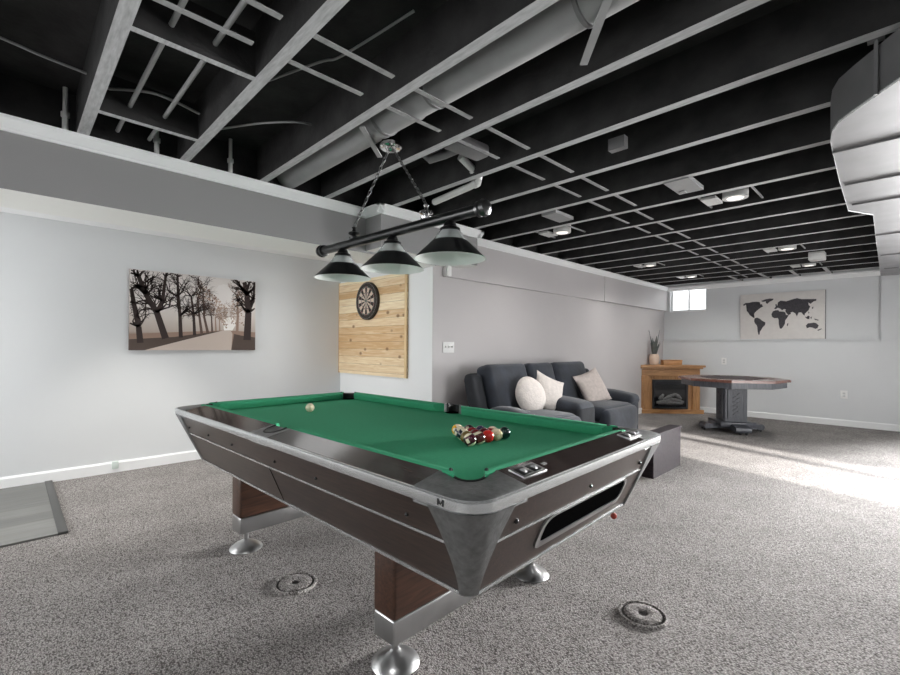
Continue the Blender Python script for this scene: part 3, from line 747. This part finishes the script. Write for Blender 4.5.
def uvp(x, y):     # picture layout units -> canvas plane (u along the wall, v up)
    u = (x-107)/701; top = 108+70*u; bot = 561
    return (u-.5)*pw, ((bot-y)/(bot-top)-.5)*ph
class Pic:
    def __init__(s): s.b = MB(); s.k = 0
    def poly(s, pts, mi, lay):
        P_ = [uvp(*p) for p in pts]; P_ = [(max(-pw/2, min(pw/2, u)), max(-ph/2, min(ph/2, v))) for u, v in P_]
        s.b.quad([(.0325+lay*.0001, u, v) for u, v in P_], mi)
    def limb(s, pts, w0, w1, mi, lay):
        n = len(pts)
        for i in range(n-1):
            a = Vector(pts[i]); c = Vector(pts[i+1]); t = (c-a)
            if t.length < 1e-4: continue
            t.normalize(); nn = Vector((-t.y, t.x)); wa = w0+(w1-w0)*i/(n-1); wb = w0+(w1-w0)*(i+1)/(n-1)
            q = [a+nn*wa, a-nn*wa, c-nn*wb, c+nn*wb]
            if all(107 <= p.x <= 808 and (108+70*(p.x-107)/701) <= p.y <= 561 for p in q): s.poly([tuple(p) for p in q], mi, lay)
    def twigs(s, p, ang, ln, w, depth, mi, lay):
        if depth == 0 or ln < 5: return
        pts = [p]; a = ang
        for k in range(3):
            a += rnd.uniform(-.3, .3); q = pts[-1]; pts.append((q[0]+math.cos(a)*ln/3, q[1]-math.sin(a)*ln/3))
        s.limb(pts, w, w*.55, mi, lay)
        for k in range(3 if depth > 2 else 2): s.twigs(pts[rnd.choice((2, 3, 3))], a+rnd.uniform(-.95, .95), ln*rnd.uniform(.55, .8), w*.55, depth-1, mi, lay)
pc = Pic(); pc.poly([(107, 108), (808, 178), (808, 561), (107, 561)], 7, 0)
def blob(cx, cy, rx, ry, mi, lay, n=22):
    pts = [(cx+rx*math.cos(2*PI*k/n)*rnd.uniform(.8, 1.1), cy+ry*math.sin(2*PI*k/n)*rnd.uniform(.8, 1.1)) for k in range(n)]
    pts = [(max(107, min(808, x)), max(108+70*(max(107, min(808, x))-107)/701, min(561, y))) for x, y in pts]
    pc.poly(pts, mi, lay)
blob(640, 415, 40, 48, 5, 1)
blob(610, 250, 60, 70, 8, .6)
for k in range(420):
    x = rnd.uniform(455, 632); t = (x-455)/177
    y = rnd.uniform(160+t*170, 250+t*195+30*(1-t))
    r_ = rnd.uniform(2, 5.5); blob(x, y, r_, r_, rnd.choice((1, 2, 2, 3)) if t < .6 else rnd.choice((2, 3, 3)), 1.5+k*.002, 7)
for k in range(150):
    x = rnd.uniform(650, 745); t = (745-x)/95
    r_ = rnd.uniform(2, 5); blob(x, rnd.uniform(205+t*90, 420), r_, r_, rnd.choice((2, 3, 3)), 1.5+k*.002, 7)
pc.poly([(107, 470), (560, 452), (640, 450), (808, 462), (808, 561), (107, 561)], 2, 3)
pc.poly([(107, 500), (330, 487), (560, 456), (600, 452), (400, 505), (180, 561), (107, 561)], 6, 4)
pc.poly([(180, 561), (400, 500), (600, 452), (650, 449), (662, 470), (655, 561)], 4, 5)
pc.poly([(655, 561), (672, 470), (720, 480), (808, 490), (808, 561)], 6, 5)
for pts, w, mi in (([(160, 520), (152, 430), (128, 300), (116, 220)], 16, 0), ([(285, 495), (240, 350), (185, 250), (150, 150)], 18, 0), ([(240, 350), (268, 285), (284, 150)], 12, 0), ([(365, 490), (360, 370), (350, 260), (345, 150)], 11, 0),
                   ([(440, 478), (434, 360), (420, 260)], 9, 0), ([(480, 470), (466, 370), (455, 280)], 8, 1), ([(515, 465), (492, 370), (488, 260)], 8, 1), ([(540, 458), (535, 370)], 6, 1), ([(562, 455), (558, 380)], 5, 2), ([(585, 452), (582, 390)], 4, 2),
                   ([(690, 470), (695, 360), (690, 260)], 9, 2), ([(755, 505), (762, 350), (752, 250), (735, 180)], 24, 0), ([(762, 350), (795, 280), (800, 200)], 12, 0)):
    pc.limb(pts, w, w*.55, mi, 6)
    for q in pts[1:]:
        for k in range(6 if mi == 0 else 4): pc.twigs(q, PI/2+rnd.uniform(-1.2, 1.2), rnd.uniform(34, 70)*(1 if mi == 0 else .7), w*.36, 4, mi, 6.5)
pc.b.build('print', INK+[PBG, mat('print_ink_sky', (224, 219, 216), .9)], art, smooth=False)

# pine board panel and dartboard
pn = thing('dart_backboard', 'panel of horizontal knotty pine boards behind the dartboard', 'panel', (-4.515, YD, 1.43))
b = MB(); b.box((0, -.012, 0), (1.42, .022, 1.16)); b.build('boards', PINE, pn, smooth=False)
b = MB(); b.box((.70, -.027, 0), (.035, .01, 1.16)); b.box((-.70, -.027, 0), (.03, .01, 1.16)); b.build('side_batten', wood_mat('pale_pine_batten', (206, 172, 124), (238, 214, 170), 'Z'), pn, smooth=False)
db = thing('dartboard', 'round black and white dartboard on the pine boards', 'dartboard', (-4.52, YD-.028, 1.735))
BRD = mat('black_sisal', (60, 55, 51), .9, var=.2, vscale=60); CRM = mat('cream_sisal', (214, 196, 178), .9, var=.08, vscale=60)
b = MB(); b.lathe([(.225, 0), (.225, .03), (.22, .036), (.001, .036)], rot=RX(PI/2), seg=48); b.build('board', BRD, db)
b = MB(); N = 20
def pt(r, a, z=-.0375): return (r*math.sin(a), z, r*math.cos(a))
for k in range(N):
    a0, a1 = 2*PI*(k-.5)/N, 2*PI*(k+.5)/N
    for r0, r1, dark, light in ((.016, .094, 0, 1), (.094, .103, 2, 3), (.103, .158, 0, 1), (.158, .168, 2, 3)):
        b.quad([pt(r0, a0), pt(r1, a0), pt(r1, (a0+a1)/2), pt(r1, a1), pt(r0, a1)], dark if k % 2 == 0 else light)
b.build('scoring_face', [BRD, CRM, mat('dull_red_sisal', (122, 52, 48), .9), mat('dull_green_sisal', (52, 82, 66), .9)], db, smooth=False)
b = MB(); b.lathe([(.016, .037), (.016, .039), (.001, .039)], rot=RX(PI/2), seg=20); b.build('bullseye', mat('green_bull', (70, 96, 84), .8), db)
b = MB()
for k in range(N):
    a = 2*PI*(k+.5)/N; b.tube([pt(.016, a, -.0385), pt(.172, a, -.0385)], .0007, 4)
for r in (.016, .094, .103, .158, .168, .21): b.tube([pt(r, 2*PI*i/48, -.0385) for i in range(48)], .0008, 4, closed=True)
b.build('wire_spider', STEEL, db)

# ------------------------------------------------------------------ wall plates
def plate(name, loc, rz, w, h, label, cat, kind):
    t = thing(name, label, cat, loc, rz)          # local +Y is out of the wall
    b = MB(); b.box((0, .004, 0), (w, .008, h), bev=.003); b.build('cover_plate', PLASTIC, t)
    if kind == 'switch':
        for k in (-1, 0, 1):
            b = MB(); b.box((k*.046, .012, .004), (.011, .016, .022), RX(R(-25))); b.build('toggle', PLASTIC, t)
    else:
        b = MB()
        for k in (-1, 1): b.box((0, .009, k*.02), (.034, .004, .028), bev=.002)
        b.build('socket', mat('grey_white_socket', (205, 206, 206), .4), t)
    return t
plate('light_switch', (XC, 3.325, 1.19), -PI/2, .165, .115, 'white triple toggle light switch on the wall left of the sofa', 'light switch', 'switch')
plate('wall_outlet', (-2.335, YB, .965), PI, .08, .12, 'white wall outlet above the game table, right of the fireplace', 'outlet', 'outlet')
plate('wall_outlet', (-.685, YB, .49), PI, .085, .125, 'white wall outlet low on the back wall under the right end of the map', 'outlet', 'outlet')
b = MB(); b.box((-3.352, 3.275, 1.985), (.03, .045, .11), bev=.006); tag(b.build('wall_sensor', PLASTIC), 'small white box on the sofa wall just below the right lamp shade', 'sensor')
b = MB(); b.box((XW+.022, .715, .07), (.012, .05, .07), bev=.003); tag(b.build('cable_plate', mat('pale_green_plate', (206, 216, 210), .5)), 'small pale plate on the left baseboard', 'plate')

# ------------------------------------------------------------------ world map canvas
mp_ = thing('map_canvas', 'off white canvas with a dark world map standing on the wall ledge', 'picture', (-1.505, YB+.04, 1.363+.396))
mw, mh = 1.17, .79
b = MB(); b.box((0, 0, 0), (mw, .036, mh), bev=.003); b.build('canvas', CANVAS, mp_)
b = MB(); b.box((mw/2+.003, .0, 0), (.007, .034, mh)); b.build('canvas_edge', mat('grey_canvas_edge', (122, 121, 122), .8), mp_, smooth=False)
lands = [
 [(70,185),(95,170),(130,168),(165,160),(205,158),(240,160),(245,178),(225,180),(228,192),(250,185),(262,180),(275,205),(255,212),(235,225),(215,240),(195,258),(185,262),(190,275),(182,262),(160,265),(150,278),(160,290),(172,285),(176,298),(190,310),(180,312),(160,298),(140,285),(125,262),(108,245),(108,215),(122,195),(100,185),(75,198)],
 [(255,150),(300,135),(340,128),(380,130),(370,145),(340,158),(318,178),(305,172),(300,155),(270,160)],
 [(190,315),(215,308),(245,320),(262,335),(300,355),(295,380),(272,400),(258,425),(245,440),(242,468),(230,470),(222,440),(218,400),(212,380),(192,360),(185,340)],
 [(358,275),(372,250),(395,240),(425,238),(432,250),(470,252),(490,258),(500,285),(525,285),(510,310),(492,335),(488,370),(470,400),(455,415),(440,412),(430,370),(428,330),(420,312),(385,315),(362,298)],
 [(385,225),(395,210),(415,195),(425,180),(420,165),(445,148),(465,152),(470,165),(500,155),(530,148),(560,135),(600,125),(640,135),(700,135),(775,135),(770,152),(735,158),(722,180),(700,165),(705,190),(720,205),(700,215),(705,240),(690,255),(660,260),(675,290),(660,285),(640,260),(615,262),(600,300),(585,270),(560,255),(540,262),(545,275),(520,285),(500,262),(490,245),(505,235),(480,228),(460,240),(445,225),(420,215),(400,228)],
 [(395,185),(408,180),(412,200),(400,208)],
 [(682,385),(700,365),(730,362),(750,358),(772,362),(795,385),(785,410),(765,418),(740,405),(715,402),(690,412)],
 [(670,300),(690,322),(712,325),(700,310),(715,300),(700,290),(690,305)],[(720,310),(735,300),(730,325)],[(755,320),(795,332),(790,340),(760,332)],
 [(505,385),(515,360),(522,365),(515,390)],[(780,430),(815,415),(825,418),(795,435)],[(735,215),(748,205),(745,225),(735,228)],[(700,250),(712,262),(705,275)],
]
b = MB()
for poly in lands:
    P_ = []
    for x, y in poly:
        top = 95-(x-40)*50/810; P_.append((((x-40)/810-.5)*mw, -.0192, ((512-y)/(512-top)-.5)*mh))
    b.quad(P_)
bmesh.ops.triangulate(b.bm, faces=b.bm.faces[:])
b.build('map_print', MAPINK, mp_, smooth=False)

# ------------------------------------------------------------------ sofa and cushions
sf = thing('recliner_sofa', 'charcoal padded reclining sofa with centre console against the long wall', 'sofa', (-2.9, 4.70, 0))
def soft(name, c, s, r, m, par, rot=None, puff=0.0):
    b = MB(); b.box((0, 0, 0), s, bev=r, seg=4)
    bmesh.ops.subdivide_edges(b.bm, edges=[e for e in b.bm.edges if e.calc_length() > .12], cuts=3, use_grid_fill=True)
    for v in b.bm.verts:
        q = [max(0, 1-(2*abs(v.co[k])/s[k])**2) for k in range(3)]
        k = min(range(3), key=lambda i: s[i])
        v.co[k] += math.copysign(puff*q[(k+1) % 3]*q[(k+2) % 3], v.co[k])
    M = Matrix.Translation(Vector(c)) @ (rot.to_4x4() if rot else Matrix.Identity(4))
    bmesh.ops.transform(b.bm, matrix=M, verts=b.bm.verts)
    return b.build(name, m, par, angle=70)
tilt = RY(R(-15))
Y_ = lambda y: y-4.62
X_ = lambda x: x+2.9
soft('base', (X_(-2.84), 0, .2), (.76, 2.42, .3), .04, SOFAD, sf)
for y0, y1, zt, nm in ((3.47, 4.17, 1.0, 'seat_back'), (4.20, 4.72, 1.005, 'console_back'), (4.75, 5.50, 1.0, 'seat_back')):
    soft(nm, (X_(-3.08), Y_((y0+y1)/2), .70), (.2, y1-y0-.015, .62), .06, SOFA, sf, tilt, .035)
soft('back_frame', (X_(-3.19), Y_(4.47), .56), (.12, 2.15, .72), .04, SOFAD, sf, tilt)
for y in (3.33, 5.68):
    L_a, c_a = (.46, -2.64) if y < 4 else (.68, -2.77)
    soft('arm', (X_(c_a), Y_(y), .36), (L_a, .25, .42), .09, SOFA, sf, None, .02)
    soft('arm_pad', (X_(c_a+.01), Y_(y), .55 if y > 4 else .53), (L_a-.02, .27, .13), .06, SOFA, sf, RY(R(4)), .03)
    soft('back_wing', (X_(-3.13), Y_(y+(.06 if y < 4 else -.02)), .66), (.13, .2, .5), .05, SOFAD, sf, tilt)
for y0, y1 in ((3.47, 4.18), (4.74, 5.54)):
    soft('seat_cushion', (X_(-2.72), Y_((y0+y1)/2), .42), (.66, y1-y0, .18), .07, SOFA, sf, None, .03)
    soft('footrest', (X_(-2.42), Y_((y0+y1)/2), .31), (.14, y1-y0, .36), .06, SOFA, sf, None, .03)
soft('console', (X_(-2.72), Y_(4.40), .37), (.62, .36, .40), .06, SOFAD, sf, None, .01)
soft('console_lid', (X_(-2.70), Y_(4.40), .55), (.56, .36, .13), .06, SOFA, sf, RY(R(5)), .03)
def pillow(loc, w, h, t, rot, m, label, round_=False):
    b = MB(); n = 14; g = []
    for side in (1, -1):
        grid = []
        for i in range(n+1):
            rw = []
            for j in range(n+1):
                u = -1+2*i/n; v = -1+2*j/n
                if round_:
                    k = max(abs(u), abs(v)); L_ = math.hypot(u, v) or 1; s_ = k/L_; U, V = u*s_, v*s_
                    hgt = math.sqrt(max(0, 1-(U*U+V*V)))
                else:
                    U, V = u*(1-.1*(1-v*v)), v*(1-.1*(1-u*u)); hgt = ((1-u*u)*(1-v*v))**.45
                rw.append(b.bm.verts.new((U*w/2, side*t/2*hgt, V*h/2)))
            grid.append(rw)
        for i in range(n):
            for j in range(n): b.bm.faces.new((grid[i][j], grid[i+1][j], grid[i+1][j+1], grid[i][j+1]))
    o = b.build('cushion', m, None, angle=80, weld=True); o.location = loc; o.rotation_euler = rot
    return tag(o, label, 'cushion')
pillow((-2.83, 4.0, .68), .42, .42, .17, (R(-18), R(10), R(78)), PILW, 'round white cushion, front one of the pair at the near end of the sofa', True)
pillow((-2.80, 4.3, .68), .42, .42, .16, (R(-16), R(22), R(72)), PILW, 'square white cushion leaning behind the round one on the sofa')
pillow((-2.80, 5.30, .685), .46, .46, .16, (R(-24), R(-14), R(80)), PILB, 'beige square cushion alone at the far seat of the sofa')

# ------------------------------------------------------------------ corner fireplace with vase and box
FW = 1.13
fp = thing('corner_fireplace', 'oak electric fireplace cabinet angled into the far room corner', 'fireplace', (-3.035, 8.65, 0), R(44))
# local x along the front, local y into the corner
body = [(-FW/2+.02, .02), (FW/2-.02, .02), (FW/2-.12, .2), (.12, .52), (-.08, .56), (-FW/2+.14, .24)]
b = MB(); b.prism(body, .06, .82); b.build('body', OAK, fp, smooth=False)
b = MB(); b.prism([(-FW/2+.01, -.03), (FW/2+.03, -.03), (FW/2-.1, .17), (-FW/2+.10, .17)], 0, .07); b.build('plinth', OAKH, fp, smooth=False)
b = MB(); b.prism([(-FW/2-.0, -.06), (FW/2+.04, -.06), (FW/2-.06, .2), (.14, .56), (-.08, .58), (-FW/2+.12, .22)], .85, .885); b.build('mantel_top', OAKH, fp, smooth=False)
b = MB(); b.prism([(-FW/2+.01, -.035), (FW/2+.01, -.035), (FW/2-.08, .1), (-FW/2+.1, .1)], .82, .85); b.build('cornice', OAKH, fp, smooth=False)
b = MB(); b.box((0, .012, .745), (FW-.08, .03, .12), bev=.006); b.build('frieze_panel', OAKH, fp, smooth=False)
for s in (-1, 1):
    b = MB(); b.box((s*(FW/2-.1), .005, .38), (.13, .04, .62), bev=.006); b.box((s*(FW/2-.1), -.016, .38), (.07, .01, .5), bev=.004); b.build('pilaster', OAK, fp, smooth=False)
b = MB(); frame_bars(b, 'X', .01, -.32, .32, .085, .62, .03, .03); fb = b.build('firebox_frame', FIREB, fp, smooth=False)
b = MB(); b.box((0, .012, .35), (.58, .01, .5)); b.build('firebox_back', mat('black_glass', (15, 16, 19), .1), fb, smooth=False)
b = MB(); b.box((0, -.004, .56), (.56, .02, .06)); b.build('firebox_hood', FIREB, fb, smooth=False)
b = MB()
for x, z, l, a in ((-.1, .22, .3, 8), (.1, .24, .28, -12), (-.02, .30, .24, 25), (.14, .31, .14, -40), (-.16, .30, .12, 50), (0, .19, .44, 0)):
    b.tube([(x-l/2*math.cos(R(a)), .0, z-l/2*math.sin(R(a))), (x, -.006, z+.008), (x+l/2*math.cos(R(a)), .0, z+l/2*math.sin(R(a)))], [.024, .034, .022], 10)
b.build('fire_logs', LOGM, fb)
fM = Matrix.Translation(Vector((-3.035, 8.65, 0))) @ Matrix.Rotation(R(44), 4, 'Z')
vp_ = fM @ Vector((-.255, .10, .885))
vs = thing('leaf_vase', 'cream ceramic vase of tall grey leaves on the fireplace mantel', 'vase', vp_)
b = MB(); b.lathe([(.06, 0), (.072, .01), (.088, .08), (.088, .15), (.07, .19), (.066, .2), (.058, .2), (.06, .12), (.001, .11)], seg=28); b.build('vase', VASE, vs)
for k in range(13):
    a = 2*PI*k/13+rnd.uniform(-.3, .3); ln = rnd.uniform(.24, .42); ben = rnd.uniform(.03, .11)
    if k in (2, 7): ln = .52
    b = MB(); rings = []
    for i in range(8):
        t = i/7; rr = .02+ben*t**1.5; w = .022*math.sin(PI*min(.98, .12+t*.86))+.003
        c = Vector((rr*math.cos(a), rr*math.sin(a), .12+ln*t)); sd = Vector((-math.sin(a), math.cos(a), 0)); nn = Vector((math.cos(a), math.sin(a), .3))*.004
        rings.append([c+sd*w, c+nn, c-sd*w, c-nn])
    b.loft(rings); b.build('leaf', GRASSW, vs)
bp = fM @ Vector((.06, .10, .885))
mb = thing('keepsake_box', 'low oak box on the fireplace mantel right of the vase', 'box', bp, R(44))
b = MB(); b.box((0, 0, .04), (.34, .13, .08), bev=.004); b.build('body', OAKH, mb)
b = MB(); b.box((0, 0, .088), (.35, .14, .016), bev=.004); b.build('lid', OAKH, mb)

# ------------------------------------------------------------------ octagonal game table
gt = thing('game_table', 'octagonal dark game table on a carved pedestal before the back wall', 'game table', (-1.80, 7.56, 0), R(36))
def octo(r, rot=22.5): return [(r*math.cos(R(rot+45*k)), r*math.sin(R(rot+45*k))) for k in range(8)]
b = MB(); b.prism(octo(.70), .735, .765); o = b.build('table_top', GTOP, gt, smooth=False)
b = MB(); b.prism(octo(.69), .765, .772); b.build('top_edge', GTOP, o, smooth=False)
b = MB(); b.prism(octo(.43), .772, .776); b.build('playing_surface', mat('dark_felt', (58, 52, 54), .9), o, smooth=False)
for k in range(8):
    a = R(45*k); b = MB(); b.lathe([(.045, .772), (.045, .7755), (.03, .7745), (.001, .7745)], (.52*math.cos(a), .52*math.sin(a), 0), seg=16); b.build('chip_well', mat('dark_chip_well', (70, 52, 48), .4), o)
b = MB(); b.prism(octo(.655), .655, .735); b.build('apron', GTW, gt, smooth=False)
b = MB(); b.box((0, 0, .40), (.30, .30, .52), bev=.01); pd = b.build('pedestal', GTW, gt, smooth=False)
for a in range(4):
    b = MB(); M = RZ(R(90*a))
    def add(c, s, rot=None):
        b.box(M @ Vector(c), s, (M @ rot) if rot else M)
    add((0, -.152, .40), (.20, .012, .40)); b_ = b.build('raised_panel', GTW, pd, smooth=False)
    b = MB()
    for s in (-1, 1):
        add((s*.104, -.156, .40), (.016, .014, .42)); add((0, -.156, .40+s*.203), (.208, .014, .016))
    for k in range(-2, 3):
        for s in (-1, 1): add((0, -.16, .40+k*.06), (.12, .012, .014), RY(R(42*s)))
    b.build('carving', GTW, b_, smooth=False)
b = MB()
for s in (-1, 1): b.box((s*.165, 0, .65), (.03, .24, .04)); b.box((0, s*.165, .65), (.24, .03, .04))
b.build('corbel', GTW, gt, smooth=False)
b = MB(); b.box((0, 0, .115), (.46, .46, .07), bev=.012); b.build('base_block', GTW, gt)
for s in (0, 1):
    for k in (-1, 1):
        b = MB(); M = RZ(R(45+90*s)) if False else RZ(R(90*s))
        prof = [(.1, .14), (.1, .05), (.32, .04), (.34, .03), (.38, .03), (.4, .06), (.395, .095), (.36, .115), (.31, .105), (.26, .12)]
        b.loft([[M @ Vector((k*u, w, z)) for u, z in prof] for w in (-.1, .1)]); f_ = b.build('foot', GTW, gt, smooth=False)
        b = MB(); b.sphere(M @ Vector((k*.375, .04, .02)), .02, 12, 8); b.sphere(M @ Vector((k*.375, -.04, .02)), .02, 12, 8); b.build('caster', BLKM, f_)

# ------------------------------------------------------------------ dark chest behind the pool table
ch = thing('storage_box', 'narrow dark plum wooden box standing on the carpet behind the pool table end', 'box', (-1.672, 4.555, 0), R(0))
b = MB(); b.box((0, 0, .19), (.11, .70, .38), bev=.006); b.build('body', DKBOX, ch, smooth=False)
b = MB(); b.box((0, 0, .392), (.12, .725, .025), bev=.006); b.build('lid', DKBOX, ch, smooth=False)

# ------------------------------------------------------------------ light
w = bpy.data.worlds.new('daylight'); scene.world = w; w.use_nodes = True
bg = w.node_tree.nodes['Background']; bg.inputs[0].default_value = (.95, .975, 1, 1); bg.inputs[1].default_value = 2.7
def area(name, loc, rot, sx, sy, power, c=(1, 1, 1), spread=None):
    l = bpy.data.lights.new(name, 'AREA'); l.shape = 'RECTANGLE'; l.size = sx; l.size_y = sy; l.energy = power; l.color = c
    if spread: l.spread = spread
    o = bpy.data.objects.new(name, l); col.objects.link(o); o.location = loc; o.rotation_euler = rot; return o
def sun(az_dir, elev, power, ang):
    l = bpy.data.lights.new('sun', 'SUN'); l.energy = power; l.angle = R(ang); l.color = (1, .97, .93)
    o = bpy.data.objects.new('sun', l); col.objects.link(o)
    d = Vector((az_dir[0], az_dir[1], 0)).normalized()*math.cos(R(elev))+Vector((0, 0, -math.sin(R(elev))))
    o.rotation_euler = d.to_track_quat('-Z', 'Y').to_euler(); return o
sun((-.96, .28), 23, 13, 2.5)
area('patio_door_daylight', (1.02, YB-.02, 1.1), (R(-82), 0, R(-13)), 1.3, 1.5, 145, spread=R(50))
area("side_door_daylight", (1.66, (DY0+DY1)/2, 1.1), (0, R(90), 0), 1.9, 1.3, 60)
area('nook_rear_fill', (-4.3, -2.9, 1.25), (R(90), 0, 0), 1.5, 1.9, 50)  # unseen fill panel added behind the nook to brighten the dartboard wall
for nx, ny, nw in ((-4.35, 2.05, 58), (-4.35, -.9, 52)):  # unseen extra spots, added to brighten the nook walls
    sp = bpy.data.lights.new('nook_fill', 'SPOT'); sp.energy = nw; sp.spot_size = R(160); sp.spot_blend = 1; sp.shadow_soft_size = .45
    so = bpy.data.objects.new('nook_fill', sp); col.objects.link(so); so.location = (nx, ny, 2.3)
sp = bpy.data.lights.new('nook_downlight', 'SPOT'); sp.energy = 130; sp.spot_size = R(80); sp.spot_blend = .8; sp.shadow_soft_size = .08; sp.color = (1, .97, .92)
so = bpy.data.objects.new('nook_downlight', sp); col.objects.link(so); so.location = (-4.35, .85, 2.3)

for x, y in ((-.75, m_(-1)), (.55, m_(1)), (-.35, m_(-4))):  # bodiless fill spots added over the foreground to brighten table and carpet
    l = bpy.data.lights.new('room_fill', 'SPOT'); l.energy = 30; l.spot_size = R(150); l.spot_blend = 1; l.shadow_soft_size = .1
    lo = bpy.data.objects.new('room_fill', l); col.objects.link(lo); lo.location = (x, y, H-.01)
# ------------------------------------------------------------------ camera
F_, TH, H0, ROLL = 449.0, R(45.5), 346.4, R(.4)
cam = bpy.data.cameras.new('camera'); co = bpy.data.objects.new('camera', cam); col.objects.link(co); scene.camera = co
cam.sensor_fit = 'HORIZONTAL'; cam.sensor_width = 36; cam.lens = 36*F_/900; cam.shift_y = (H0-337.5)/900; cam.clip_start = .02
co.matrix_world = Matrix.Translation((0, 0, 1.2)) @ Matrix.Rotation(TH, 4, 'Z') @ Matrix.Rotation(PI/2, 4, 'X') @ Matrix.Rotation(ROLL, 4, 'Z')
vs_ = scene.view_settings
vs_.view_transform = 'Standard'; vs_.look = 'None'; vs_.gamma = 1; vs_.use_curve_mapping = False; vs_.exposure = 0.3
